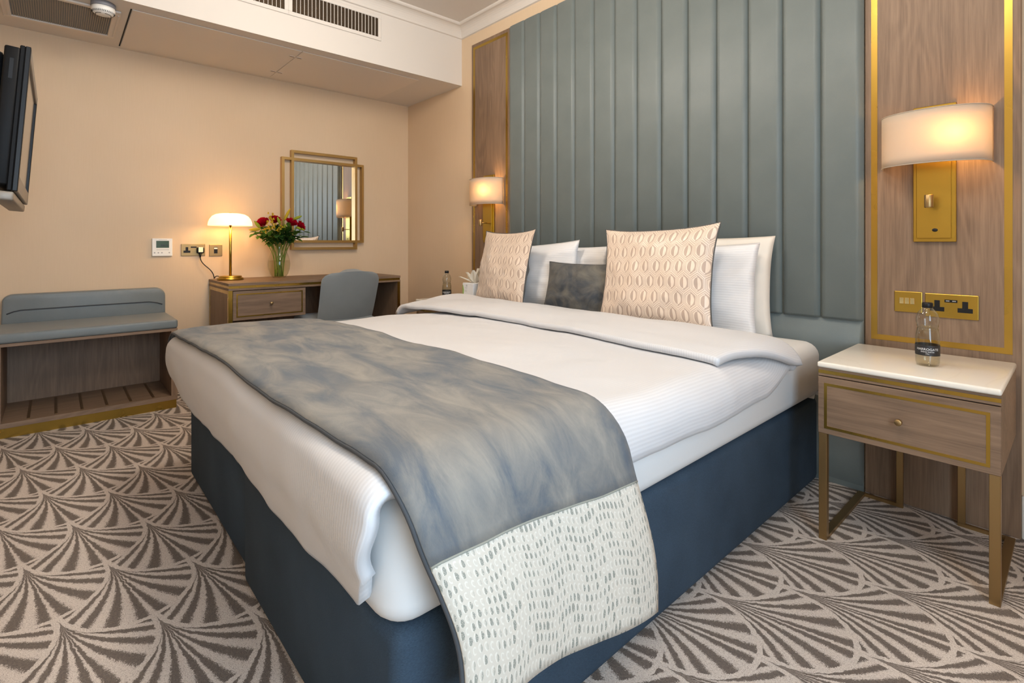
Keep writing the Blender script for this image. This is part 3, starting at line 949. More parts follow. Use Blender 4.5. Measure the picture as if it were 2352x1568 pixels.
def duvet_pt(u_, v_):
    # v: 0 foot hem .. A: foot top .. B: crease .. 1: turned-back hem
    vf = 0.15; vc = 0.72
    sgn = -1 if u_ < 0.5 else 1
    q = abs(u_ - 0.5) * 2
    side = sgn > 0
    if v_ < vf:                       # foot drop
        k = 1 - v_ / vf
        drop_len = FR * pi / 2 + 0.232 + 0.010 * sin(q * 5 + sgn) - (0.035 if side else 0.02) * sstep(0.6, 1, q) - (0.075 * sstep(0.93, 1, q) if side else 0)
        vv = k * drop_len
        y, dz = foot(vv, FV0, FR)
        s_max = (0.938 if side else lerp(1.05, 0.985, sstep(0, 0.35, k))) - (0.040 * sstep(0.35, 1, k) if side else 0)
        dx, dzs = cross(q * s_max, 0.085, left=not side)
        th = max(0, (q * s_max - 0.875) / 0.085) if side else max(0, (q * s_max - 0.80) / 0.145)
        y += 0.030 * th * th * k
        if not side: dx += 0.012 * sin(pi * k) * sstep(0.7, 1, q)
        x = XC + sgn * dx
        z = ztop(x, FV0) + dz + dzs * (1 - 0.45 * k)
        y += 0.010 * fbm(x * 3, z * 4, 7.0) * k
        return (x, y, z)
    if v_ < vc:                       # top
        t_ = (v_ - vf) / (vc - vf)
        y = lerp(FV0, Y_CREASE, t_)
        s_max = 1.050 + 0.006 * sin(y * 5.0 + sgn) - 0.06 * sstep(1.70, 1.92, y) - (0.112 * sstep(0.62, 0.42, y) if side else 0.0)
        dx, dzs = cross(q * s_max, 0.085, left=not side)
        x = XC + sgn * dx
        z = ztop(x, y) + dzs
        if q * s_max > 0.85: x += sgn * 0.008 * fbm(y * 4, z * 6, 2.0)
        return (x, y, z)
    t_ = (v_ - vc) / (1 - vc)         # roll over the crease and back
    roll = 0.10
    lift = 0.010
    s_max = lerp(0.998, 0.905, sstep(0.15, 1.0, t_))
    if t_ < roll:
        th = t_ / roll * pi
        y = Y_CREASE + 0.016 * sin(th); h_ = lift * (1 - cos(th)) / 2
    else:
        k = (t_ - roll) / (1 - roll)
        y = lerp(Y_CREASE, Y_HEM, k); h_ = lift - 0.004 * sstep(0.8, 1.0, k) + 0.010 * sin(pi * k)
    ang = 0.030 * sin((u_ - 0.2) * 6.0) * sstep(0.3, 1, t_) + 0.03 * (u_ - 0.5) * t_
    dx, dzs = cross(q * s_max, 0.085 + h_) if side else cross(q * 0.995, 0.09, 0.895, 0.004)
    x = XC + sgn * dx
    z = ztop(x, y) + dzs + h_ + (0 if side else 0.022 * sstep(0.75, 0.93, q) * sin(pi * min(1, t_ * 1.3 + 0.1))) + 0.007 * (1 + fbm(x * 2.3 + 5, y * 3, 4.0)) * sin(pi * min(1, t_ * 1.0))
    return (x, y + ang, z)
VTOT = 2.45
duv = grid('duvet', duvet_pt, 110, 150, 'duvet', None, lambda u_, v_: ((u_ - 0.5) * 2.03, v_ * VTOT))
md = duv.modifiers.new('thick', 'SOLIDIFY'); md.thickness = 0.022; md.offset = -1
tag(duv, 'white satin-stripe duvet turned back towards the pillows', 'duvet')

# ---- bed runner
RY0, RY1 = 0.345, 0.905
RR = 0.100
S_R, S_L = 1.403, 1.17
def run_pt(u_, v_):
    s_ = lerp(-S_L, S_R, u_); sgn = 1 if s_ > 0 else -1; q = abs(s_)
    dx, dzs = cross(q, RR, left=sgn < 0)
    x = XC + sgn * dx
    vv = lerp(0, RY1 - FV0 + 0.034, v_) - 0.034          # arc from the foot shoulder
    if vv < 0: y, dz = foot(-vv, FV0, FR + 0.012)
    else: y, dz = FV0 + vv, 0.0
    hang = max(0, q - 0.91)
    z = ztop(x, max(y, 0.4)) + 0.014 + dzs + dz * (1 - 0.8 * sstep(0, 0.25, hang))
    lead = sstep(0, 0.45, hang)
    if sgn > 0: y += 0.026 * sstep(0.45, 0.95, q) * (1 - v_)
    y += 0.085 * lead + 0.015 * lead * v_ + 0.012 * hang * fbm(v_ * 3, s_ * 2, 5.0)
    x += sgn * (0.016 * lead + 0.010 * lead * sin(v_ * 8.0 + 1.0))
    z += 0.080 * lead * (1 - v_) * (1 if sgn > 0 else 0)
    z += 0.003 * fbm(x * 4, y * 4, 9.0)
    return (x, y, z)
U_SEAM = (1.096 + S_L) / (S_R + S_L); U_SEAML = (S_L - 1.096) / (S_R + S_L)
run = thing('bed_runner', 'grey velvet bed runner with cream leaf-marked ends across the foot of the bed', 'bed runner', (XC, 0.62, 0.3))
def runpart(name, u0, u1, nu, mat):
    o = grid(name, lambda a_, b_: run_pt(lerp(u0, u1, a_), b_), nu, 26, mat, run,
             lambda a_, b_: (lerp(u0, u1, a_) * (S_R + S_L), b_ * 0.57))
    m_ = o.modifiers.new('thick', 'SOLIDIFY'); m_.thickness = 0.009; m_.offset = 1
    return o
runpart('velvet_centre', U_SEAML, U_SEAM, 90, 'runner_velvet')
runpart('cream_end', U_SEAM, 1.0, 16, 'jacquard')
runpart('cream_end', 0.0, U_SEAML, 16, 'jacquard')
for vv, nm in ((0.0, 'piping'), (1.0, 'piping')):
    tube(nm, [Vector(run_pt(k / 120, vv)) + Vector((0, -0.003 if vv == 0 else 0.002, 0.003)) for k in range(121)], 0.0042, 'piping', run, 6)
tube('seam_piping', [Vector(run_pt(U_SEAM, k / 26)) + Vector((0.0085, 0, 0.0)) for k in range(27)], 0.0024, 'jacquard', run, 5)

# ---- pillows and cushions
def cushion_fn(w, h, t, ear, seed, crush=0.0, side=1, pw=2.2):
    def f(u_, v_):
        a_, b_ = 2 * u_ - 1, 2 * v_ - 1
        ex = 1 - ear * (1 - abs(b_) ** 2.5)            # edges pulled in between the corners
        ey = 1 - ear * (1 - abs(a_) ** 2.5)
        x = a_ * w / 2 * ex; z = b_ * h / 2 * ey
        bul = max(0, (1 - abs(a_) ** pw)) ** 0.62 * max(0, (1 - abs(b_) ** pw)) ** 0.62
        wr = 0.012 * fbm(a_ * 2.2 + seed, b_ * 2.2, seed) + 0.005 * fbm(a_ * 6 + seed, b_ * 3, seed + 4)
        y = -side * (t / 2 * bul + wr * min(1, bul * 2.5))
        y += crush * 0.10 * (b_ * b_ - 0.4) * 0.5
        return (x, y, z + h / 2)
    return f
def pose(o, loc, lean, turn, roll=0.0):
    o.location = loc; o.rotation_euler = (lean, roll, turn)
def pillow(name, w, h, t, mat, loc, lean, turn, seed, label, ear=0.05, roll=0.0, grp='white bed pillows leaning on the headboard'):
    f1 = cushion_fn(w, h, t, ear, seed, side=1); f2 = cushion_fn(w, h, t, ear, seed + 9, side=-1)
    N = 30
    verts, faces, uvs = [], [], []
    for f, flip in ((f1, 0), (f2, 1)):
        base = len(verts)
        for j in range(N + 1):
            for i in range(N + 1):
                p_ = f(i / N, j / N); verts.append(p_); uvs.append((i / N * w, j / N * h))
        for j in range(N):
            for i in range(N):
                a_ = base + j * (N + 1) + i
                q = (a_, a_ + 1, a_ + N + 2, a_ + N + 1)
                faces.append(q[::-1] if flip else q)
    me = bpy.data.meshes.new(name); me.from_pydata(verts, [], faces)
    ul = me.uv_layers.new(name='uv')
    for l in me.loops: ul.data[l.index].uv = uvs[l.vertex_index]
    bm = bmesh.new(); bm.from_mesh(me); bmesh.ops.remove_doubles(bm, verts=bm.verts[:], dist=0.0005); bm.to_mesh(me); bm.free()
    o = put(name, me, mat, None, True, True)
    pose(o, loc, lean, turn, roll)
    return tag(o, label, 'pillow', grp)
def cushion(name, w, h, t, front, back, loc, lean, turn, seed, label, ear=0.09, roll=0.0, pipe=True):
    r = thing(name, label, 'cushion', loc, (lean, roll, turn))
    f1 = cushion_fn(w, h, t, ear, seed, side=1); f2 = cushion_fn(w, h, t, ear, seed, side=-1)
    uvf = lambda u_, v_: (u_ * w, v_ * h)
    grid('front_cover', f1, 36, 36, front, r, uvf, world=False)
    b_ = grid('back_cover', lambda u_, v_: f2(1 - u_, v_), 36, 36, back, r, uvf, world=False)
    if pipe:
        pts = [f1(k / 20, 0) for k in range(20)] + [f1(1, k / 20) for k in range(20)] + [f1(1 - k / 20, 1) for k in range(20)] + [f1(0, 1 - k / 20) for k in range(21)]
        tube('edge_seam', pts, 0.003, back, r, 5, world=False)
    return r
ZM = 0.592
pillow('pillow', 0.74, 0.445, 0.105, 'pillow_cream', (-1.262, 2.308, ZM - 0.004), radians(-3.5), radians(1), 1.3, 'cream-tinted pillow at the back right, against the headboard')
pillow('pillow', 0.74, 0.410, 0.125, 'pillow', (-1.285, 2.195, ZM - 0.004), radians(-9), radians(2), 2.1, 'white striped pillow in front of the cream one, right side of the bed', roll=radians(-1.5))
pillow('pillow', 0.74, 0.395, 0.105, 'pillow', (-2.150, 2.308, ZM - 0.004), radians(-3.5), radians(-1), 3.7, 'white pillow at the back left, its corner beside the right patterned cushion')
pillow('pillow', 0.74, 0.395, 0.125, 'pillow', (-2.285, 2.195, ZM + 0.012), radians(-9), radians(2), 4.4, 'white pillow with a raised corner behind the small grey cushion', roll=radians(-4))
cushion('patterned_cushion', 0.60, 0.50, 0.15, 'hex', 'cushion_velvet', (-1.315, 2.020, ZM), radians(-12), radians(2), 5.2, 'large rose-gold hexagon cushion in the middle of the bed, nearest the camera', roll=radians(-2))
cushion('patterned_cushion', 0.58, 0.50, 0.15, 'hex', 'cushion_velvet', (-2.430, 2.045, ZM), radians(-11), radians(-9), 6.6, 'rose-gold hexagon cushion on the left, in front of the tissue box')
cushion('velvet_cushion', 0.50, 0.31, 0.13, 'cushion_velvet', 'cushion_velvet', (-1.815, 2.085, ZM), radians(-14), radians(3), 8.1, 'small grey velvet cushion between the two patterned cushions', ear=0.07)

# ================================================================== desk wall
# desk
DX, DY0, DY1, DZ = -3.625, 0.822, 2.052, 0.742
t = thing('desk', 'oak dressing desk with brass trim and one drawer', 'desk', ((XL + DX) / 2, 1.44, 0))
box('desktop', XL + 0.004, DX, DY0, DY1, DZ - 0.018, DZ, 'oak_y', t, bev=0.0015, seg=1)
box('edge_band', XL + 0.004, DX - 0.004, DY0 + 0.004, DY1 - 0.004, DZ - 0.034, DZ - 0.018, 'brass_inlay', t)
box('lower_top', XL + 0.004, DX, DY0, DY1, DZ - 0.048, DZ - 0.034, 'oak_y', t, bev=0.0015, seg=1)
ZL = DZ - 0.048
for y0, y1 in ((DY0 + 0.002, DY0 + 0.024), (DY1 - 0.024, DY1 - 0.002)):
    sp = box('side_panel', XL + 0.02, DX - 0.006, y0, y1, 0.0, ZL, 'oak_z', t)
    box('edge_strip', DX - 0.006, DX - 0.002, y0, y1, 0.0, ZL, 'brass_inlay', sp)
for y0 in (DY0 + 0.0008,):
    box('side_strip', XL + 0.02, DX - 0.03, y0, y0 + 0.0012, ZL - 0.022, ZL, 'brass_inlay', t)
    box('side_strip', DX - 0.034, DX - 0.006, y0, y0 + 0.0012, 0.0, ZL, 'brass_inlay', t)
    box('side_strip', XL + 0.02, XL + 0.045, y0, y0 + 0.0012, 0.0, ZL - 0.022, 'brass_inlay', t)
box('modesty_panel', XL + 0.022, XL + 0.040, DY0 + 0.024, DY1 - 0.024, 0.12, ZL, 'oak_z', t)
d0, d1, dz0, dz1 = DY0 + 0.027, 1.308, 0.500, ZL - 0.004
box('drawer_box', XL + 0.08, DX - 0.026, d0 + 0.004, d1 - 0.004, dz0 + 0.006, dz1, 'oak_y', t)
d = box('drawer_front', DX - 0.026, DX - 0.006, d0, d1, dz0, dz1, 'oak_y', t, bev=0.001, seg=1)
a0, a1, z0, z1, w = d0 + 0.020, d1 - 0.020, dz0 + 0.020, dz1 - 0.018, 0.0085
for b_ in ((a0, a0 + w, z0, z1), (a1 - w, a1, z0, z1), (a0 + w, a1 - w, z0, z0 + w), (a0 + w, a1 - w, z1 - w, z1)):
    box('drawer_inlay', DX - 0.006, DX - 0.0048, b_[0], b_[1], b_[2], b_[3], 'brass_inlay', d)
bm = bmesh.new()
lathe_bm(bm, [(0, 0), (0.0045, 0), (0.0045, 0.014), (0.0095, 0.015), (0.0095, 0.026), (0.0085, 0.027), (0, 0.027)], 20)
bmesh.ops.rotate(bm, cent=(0, 0, 0), matrix=Matrix.Rotation(pi / 2, 3, 'Y'), verts=bm.verts[:])
bmesh.ops.translate(bm, vec=(DX - 0.006, (d0 + d1) / 2, 0.600), verts=bm.verts[:])
from_bm('knob', bm, 'brass_leg', d, True, True)

# chair tucked under the desk, back towards the bed
t = thing('desk_chair', 'grey upholstered chair tucked under the desk', 'chair', (-3.55, 1.55, 0))
CYc, CW = 1.535, 0.425
def chair_back(u_, v_):
    a_ = 2 * u_ - 1
    z = lerp(0.43, 0.806, v_)
    ro = max(0, (v_ - 0.80) / 0.20)
    wv = CW / 2 * (1.0 - 0.05 * (1 - v_)) - 0.060 * (1 - sqrt(max(0, 1 - ro * ro)))
    y = CYc + a_ * wv
    x = lerp(-3.470, -3.335, v_ ** 0.8) - 0.040 * abs(a_) ** 2.6
    return (x, y, z - 0.010 * a_ * a_ * v_)
o = grid('backrest', chair_back, 28, 24, 'chair_fabric', t)
md = o.modifiers.new('thick', 'SOLIDIFY'); md.thickness = 0.055; md.offset = -1
md = o.modifiers.new('bev', 'BEVEL'); md.width = 0.012; md.segments = 3
md = o.modifiers.new('sub', 'SUBSURF'); md.levels = 1; md.render_levels = 1
box('seat', -3.93, -3.435, CYc - 0.215, CYc + 0.215, 0.385, 0.470, 'chair_fabric', t, bev=0.03, seg=4)
for x in (-3.90, -3.47):
    for y in (CYc - 0.185, CYc + 0.185):
        dx = 0.03 if x < -3.7 else -0.04
        tube('leg', [(x - dx * 0, y, 0.39), (x - dx, y + (0.02 if y > CYc else -0.02), 0.0)], [0.018, 0.011], 'oak_z', t, 10)

# mirror with two interlocked brass frames
t = thing('wall_mirror', 'square mirror in two interlocking brass frames above the desk', 'mirror', (XL, 1.65, 1.34))
def frame(y0, y1, z0, z1, w, x0, x1, nm):
    bm = bmesh.new()
    for b_ in ((y0, y0 + w, z0, z1), (y1 - w, y1, z0, z1), (y0 + w, y1 - w, z0, z0 + w), (y0 + w, y1 - w, z1 - w, z1)):
        bbox(bm, x0, x1, b_[0], b_[1], b_[2], b_[3])
    return from_bm(nm, bm, 'brass_frame', t)
frame(1.384, 1.930, 0.947, 1.734, 0.020, XL + 0.006, XL + 0.046, 'tall_frame')
frame(1.312, 1.990, 1.004, 1.674, 0.020, XL + 0.0065, XL + 0.0455, 'wide_frame')
box('mirror_glass', XL + 0.006, XL + 0.012, 1.404, 1.910, 1.024, 1.654, 'mirror', t)
for y, z in ((1.5, 0.955), (1.8, 1.72)):
    box('wall_bracket', XL, XL + 0.006, y - 0.02, y + 0.02, z - 0.006, z + 0.006, 'brass_frame', t)

# thermostat, double socket, data socket on the desk wall
t = thing('thermostat', 'white wall thermostat with a green display', 'thermostat', (XL, 0.544, 0.91))
box('housing', XL + 0.0003, XL + 0.016, 0.486, 0.602, 0.912, 1.032, 'white_plastic', t, bev=0.003, seg=2)
b_ = box('display', XL + 0.016, XL + 0.0166, 0.509, 0.582, 0.968, 1.016, 'lcd', t)
for y0, w_ in ((0.536, 0.012), (0.551, 0.012), (0.568, 0.008)): box('digit', XL + 0.0166, XL + 0.0169, y0, y0 + w_, 0.978, 0.990, 'lcd_dark', b_)
box('brand_line', XL + 0.016, XL + 0.0163, 0.522, 0.570, 1.0225, 1.0245, 'icon', t)
box('bar', XL + 0.016, XL + 0.0164, 0.510, 0.582, 0.954, 0.957, 'icon', t)
for y0 in (0.500, 0.521, 0.541, 0.583):
    bm = bmesh.new(); lathe_bm(bm, [(0, 0), (0.0045, 0), (0.0045, 0.0006), (0, 0.0006)], 12)
    bmesh.ops.rotate(bm, cent=(0, 0, 0), matrix=Matrix.Rotation(pi / 2, 3, 'Y'), verts=bm.verts[:])
    bmesh.ops.translate(bm, vec=(XL + 0.016, y0, 0.935), verts=bm.verts[:]); from_bm('button', bm, 'icon', t)
t = thing('double_socket', 'bronze double power socket on the desk wall beside the thermostat', 'socket', (XL, 0.727, 0.91))
box('plate', XL + 0.0003, XL + 0.006, 0.654, 0.800, 0.910, 0.994, 'brass_leg', t, bev=0.002, seg=2)
def uk_x(t, yc, zc):
    return boxes('socket_inlet', [(XL + .006, XL + .0070, yc - .008, yc + .008, zc - .010, zc + .020), (XL + .006, XL + .0072, yc - .0205, yc + .0205, zc - .020, zc - .004)], 'black', t)
uk_x(t, 0.688, 0.952); uk_x(t, 0.766, 0.952)
box('usb_inlet', XL + .006, XL + .0070, 0.711, 0.747, 0.967, 0.976, 'black', t)
t = thing('data_socket', 'small square bronze data socket behind the desk lamp', 'socket', (XL, 0.867, 0.905))
box('plate', XL + 0.0003, XL + 0.006, 0.825, 0.909, 0.906, 0.990, 'brass_leg', t, bev=0.002, seg=2)
box('port', XL + 0.006, XL + 0.0068, 0.855, 0.878, 0.926, 0.972, 'black', t)
box('shutter', XL + 0.0068, XL + 0.0074, 0.856, 0.877, 0.957, 0.968, 'white_plastic', t)

# desk lamp with its plug and cord
LX, LY = -3.985, 0.916
t = thing('table_lamp', 'brass table lamp with an opal mushroom shade on the desk', 'lamp', (LX, LY, DZ))
L = Vector((LX, LY, DZ))
lathe('base', [(0, 0.0), (0.082, 0.0), (0.084, 0.004), (0.084, 0.013), (0.082, 0.016), (0.072, 0.0165), (0.072, 0.026), (0.070, 0.029), (0, 0.030)], 'brass', t, L, 48)
lathe('stem', [(0, 0.030), (0.0085, 0.030), (0.0085, 0.385), (0, 0.385)], 'brass', t, L, 20)
lathe('shade', [(0.137, 0.380), (0.138, 0.386), (0.136, 0.402), (0.128, 0.424), (0.112, 0.446), (0.090, 0.459), (0.060, 0.465), (0.0, 0.467),], 'opal_glass', t, L, 56)
lathe('finial', [(0, 0.4665), (0.010, 0.4665), (0.008, 0.471), (0, 0.472)], 'brass', t, L, 16)
lathe('shade_spider', [(0.0, 0.385), (0.020, 0.385), (0.020, 0.392), (0.0, 0.392)], 'brass', t, L, 20)
for dy in (-0.05, 0.05):
    lathe('bulb', [(0, -0.014), (0.010, -0.011), (0.014, 0), (0.010, 0.011), (0, 0.014)], 'bulb', t, L + Vector((0.02, dy, 0.402)), 12)
l = bpy.data.lights.new('table_lamp_light', 'POINT'); l.energy = 4.4; l.color = (1.0, 0.60, 0.24); l.shadow_soft_size = 0.05
o = bpy.data.objects.new('table_lamp_light', l); COL.objects.link(o); o.parent = t; o.location = (0, 0, 0.405)
pl = box('plug', XL + 0.0074, XL + 0.036, 0.744, 0.790, 0.928, 0.970, 'black', t, bev=0.008, seg=3)
box('plug_label', XL + 0.036, XL + 0.0368, 0.753, 0.781, 0.936, 0.972, 'plug_label', pl, bev=0.0003, seg=1)
tube('cord_grip', [(XL + 0.022, 0.766, 0.930), (XL + 0.022, 0.766, 0.898)], [0.010, 0.004], 'black', pl, 8)
pts = bez((XL + 0.022, 0.766, 0.900), (XL + 0.024, 0.772, 0.83), (XL + 0.03, 0.845, 0.83), (XL + 0.04, 0.850, DZ + 0.004), 20) + \
      bez((XL + 0.04, 0.850, DZ + 0.004), (XL + 0.06, 0.855, DZ + 0.03), (XL + 0.10, 0.862, DZ + 0.028), (LX - 0.060, LY - 0.045, DZ + 0.014), 14)[1:]
tube('cord', pts, 0.0032, 'black', t, 8)

# vase
VX, VY = -4.0, 1.246
V0 = Vector((VX, VY, DZ))
t = thing('glass_vase', 'clear glass vase half full of water on the desk', 'vase', tuple(V0))
vp = [(0, 0.003), (0.036, 0.0), (0.046, 0.004), (0.062, 0.030), (0.074, 0.065), (0.078, 0.100), (0.074, 0.135), (0.062, 0.172), (0.050, 0.205), (0.046, 0.228), (0.050, 0.250), (0.062, 0.272)]
lathe('glass_body', vp, 'clear_glass', t, V0, 48)
tube('rim', [V0 + Vector((0.062 * cos(k / 40 * 2 * pi), 0.062 * sin(k / 40 * 2 * pi), 0.272)) for k in range(41)], 0.0016, 'clear_glass', t, 6)
lathe('water', [(0, 0.006), (0.043, 0.006), (0.0595, 0.030), (0.0715, 0.065), (0.0755, 0.100), (0.0735, 0.128), (0, 0.128)], 'water', t, V0, 48)

# flowers standing in the vase: every stem is its own thing
def stem_pts(foot_, tip, bend=0.0):
    f_, p_ = Vector(foot_), Vector(tip)
    neck = V0 + Vector((0.55 * (p_.x - VX), 0.55 * (p_.y - VY), 0)) * 0.0
    d = (p_ - V0); d.z = 0
    n_ = V0 + d.normalized() * min(0.030, d.length * 0.25) + Vector((0, 0, 0.238))
    return bez(f_, f_.lerp(n_, 0.8), n_.lerp(p_, 0.35), p_, 14)
def leaf_grid(bm, base, direc, l_, w_, droop, up=Vector((0, 0, 1))):
    d = Vector(direc).normalized(); side = d.cross(up)
    if side.length < 0.1: side = Vector((1, 0, 0))
    side.normalize(); nrm = side.cross(d)
    rows = []
    for k in range(7):
        t_ = k / 6; wd = w_ * (sin(pi * min(1, t_ * 0.92 + 0.06)) ** 0.8) * (1 - 0.25 * t_)
        c_ = Vector(base) + d * l_ * t_ - Vector((0, 0, 1)) * droop * t_ * t_
        rows.append([bm.verts.new(c_ - side * wd + nrm * wd * 0.35), bm.verts.new(c_), bm.verts.new(c_ + side * wd + nrm * wd * 0.35)])
    for A, B in zip(rows, rows[1:]):
        bm.faces.new((A[0], A[1], B[1], B[0])); bm.faces.new((A[1], A[2], B[2], B[1]))
def at_wall(px, py, x=-4.0):
    """desk-wall sketch coordinates (y, z) measured on the plane x = -4"""
    return px, py
random.seed(21)
def flower_root(name, label, cat, k, group):
    return thing(name, label, cat, (VX + 0.026 * cos(k * 2.4), VY + 0.030 * sin(k * 2.4), DZ + 0.010), group=group)
def stemline(t, tip, r=0.0026):
    pts = stem_pts(t.location, tip)
    return tube('stem', pts, r, 'stem_green', t, 6)
def rose(tip, k, label, face):
    t = flower_root('rose', label, 'flower', k, 'red roses in the vase')
    tip = Vector(tip); stemline(t, tip - Vector((0, 0, 0.022)), 0.003)
    fz = Vector(face).normalized(); q = fz.to_track_quat('Z', 'Y').to_matrix()
    for ring, (cnt, r0, h0, open_) in enumerate(((3, 0.012, 0.052, 0.1), (4, 0.020, 0.052, 0.4), (5, 0.028, 0.047, 0.8), (5, 0.034, 0.041, 1.2))):
        for j in range(cnt):
            an = 2 * pi * j / cnt + ring * 0.7
            def pf(u_, v_, an=an, r0=r0, h0=h0, open_=open_):
                aa = an + (u_ - 0.5) * 1.9 * (0.55 + 0.45 * sin(pi * min(1, v_ + 0.2)))
                rr = r0 * (0.35 + 0.65 * sin(v_ * pi / 2)) + open_ * 0.010 * v_ ** 3
                z = -0.028 + h0 * v_ * (1 - 0.18 * (2 * u_ - 1) ** 2) - open_ * 0.006 * v_ ** 4
                return tip + q @ Vector((rr * cos(aa), rr * sin(aa), z))
            grid('petal', pf, 6, 6, 'petal_red', t)
    bm = bmesh.new()
    for j in range(4):
        an = j * pi / 2 + 0.3
        leaf_grid(bm, tip - fz * 0.02, q @ Vector((cos(an), sin(an), 0.2)), 0.026, 0.005, 0.006)
    from_bm('sepals', bm, 'leaf_green', t, True, True)
rose((-3.955, 1.118, 1.152), 0, 'red rose at the left of the vase', (0.55, -0.5, 0.6))
rose((-3.985, 1.212, 1.178), 1, 'red rose in the middle, behind the yellow blossoms', (0.5, 0.0, 0.85))
rose((-3.935, 1.318, 1.158), 2, 'largest red rose, right of the bouquet centre', (0.6, 0.2, 0.75))
rose((-3.930, 1.385, 1.130), 3, 'red rose at the far right of the bouquet', (0.5, 0.75, 0.45))
def lily_bud(tip, base, k, label, mat, fat=0.013):
    t = flower_root('lily_bud', label, 'flower', k, 'closed lily buds in the vase')
    tip, base = Vector(tip), Vector(base); stemline(t, base, 0.0024)
    d = tip - base; n = 10
    pts = [base + d * (i / n) for i in range(n + 1)]
    rs = [max(0.0012, fat * sin(pi * min(1, (i / n) * 0.82 + 0.12)) ** 0.8 * (1 - 0.25 * i / n)) for i in range(n + 1)]
    rs[-1] = 0.0015
    tube('bud', pts, rs, mat, t, 10)
lily_bud((-3.92, 1.300, 1.258), (-3.95, 1.268, 1.170), 4, 'tall upright yellow-green lily bud at the top', 'bud_yellow', 0.012)
lily_bud((-3.92, 1.385, 1.205), (-3.94, 1.330, 1.178), 5, 'green lily bud leaning right above the largest rose', 'bud_green', 0.013)
lily_bud((-3.90, 1.400, 1.098), (-3.93, 1.345, 1.120), 6, 'green lily bud drooping at the far right', 'bud_green', 0.012)
lily_bud((-3.91, 1.050, 1.158), (-3.92, 1.092, 1.108), 7, 'green lily bud at the left, beside the lamp shade', 'bud_green', 0.013)
lily_bud((-3.90, 1.012, 1.094), (-3.91, 1.085, 1.100), 8, 'long yellow lily bud pointing left under the lamp shade', 'bud_yellow', 0.014)
lily_bud((-3.89, 1.200, 1.190), (-3.91, 1.225, 1.140), 9, 'pale green lily bud at the front centre', 'bud_green', 0.012)
lily_bud((-3.90, 1.258, 1.140), (-3.92, 1.262, 1.100), 10, 'short green lily bud below the tall bud', 'bud_green', 0.011)
lily_bud((-3.99, 1.408, 1.172), (-3.99, 1.380, 1.130), 13, 'small green lily bud behind the far right rose', 'bud_green', 0.011)
def blossom(tip, k, label):
    t = flower_root('yellow_blossom', label, 'flower', k, 'sprays of small yellow blossoms in the vase')
    tip = Vector(tip); stemline(t, tip - Vector((0, 0, 0.015)), 0.0018)
    for j in range(6):
        c_ = tip + Vector((random.uniform(-.014, .014), random.uniform(-.020, .020), random.uniform(-.016, .020)))
        bm = bmesh.new()
        for i in range(6):
            an = i * pi / 3 + j
            leaf_grid(bm, c_, Vector((0.55 + 0.2 * random.random(), cos(an), sin(an))), 0.011, 0.0045, 0.0)
        from_bm('floret', bm, 'blossom', t, True, True)
for k, p_ in enumerate(((-3.90, 1.155, 1.142), (-3.90, 1.135, 1.105), (-3.90, 1.185, 1.122), (-3.905, 1.205, 1.080), (-3.91, 1.230, 1.118), (-3.92, 1.170, 1.165), (-3.90, 1.100, 1.082), (-3.97, 1.180, 1.205))):
    blossom(p_, 11 + k, ['yellow blossom spray beside the left rose', 'yellow blossom spray low on the left', 'yellow blossom spray at the front centre', 'yellow blossom spray low at the front centre',
                         'yellow blossom spray right of the pale lily bud', 'yellow blossom spray between the left and middle roses', 'yellow blossom spray at the root of the long lily bud', 'yellow blossom spray at the top, behind the middle rose'][k])
def foliage(tip, k, label, n, mat, spread=0.05):
    t = flower_root('foliage_sprig', label, 'foliage', k, 'leafy green sprigs in the vase')
    tip = Vector(tip); stemline(t, tip, 0.0022)
    d0 = (tip - (V0 + Vector((0, 0, 0.24)))).normalized()
    for j in range(n):
        f = j / n
        base = (V0 + Vector((0, 0, 0.256))).lerp(tip, 0.10 + 0.85 * f) + Vector((random.uniform(-.02, .03), random.uniform(-.028, .028), random.uniform(-.012, .03)))
        dd = d0 + Vector((random.uniform(-.6, .9), random.uniform(-.9, .9), random.uniform(-1.0, .35)))
        bm = bmesh.new()
        leaf_grid(bm, base, dd, random.uniform(.042, .068), random.uniform(.017, .027), random.uniform(0, .018))
        from_bm('leaf', bm, mat, t, True, True)
sp = (((-3.90, 1.045, 1.070), 'leaf_green', 'broad leafy sprig reaching left under the lily buds'), ((-3.90, 1.120, 1.040), 'leaf_green', 'leafy sprig low at the left of the bouquet'),
      ((-3.88, 1.190, 1.065), 'leaf_dark', 'dark leafy sprig at the front left'), ((-3.88, 1.250, 1.060), 'leaf_dark', 'dark leafy sprig at the front centre'),
      ((-3.89, 1.310, 1.070), 'leaf_dark', 'dark leafy sprig at the front right'), ((-3.90, 1.375, 1.060), 'leaf_green', 'leafy sprig spreading right below the roses'),
      ((-3.97, 1.220, 1.110), 'leaf_dark', 'dark leafy sprig in the middle of the bouquet'), ((-4.05, 1.300, 1.110), 'leaf_dark', 'dark leafy sprig behind the largest rose'),
      ((-4.06, 1.150, 1.110), 'leaf_green', 'leafy sprig behind the left rose'), ((-3.90, 1.280, 1.100), 'leaf_green', 'bright leafy sprig under the tall lily bud'))
for k, (p_, m_, lb) in enumerate(sp): foliage(p_, 20 + k, lb, 24, m_)

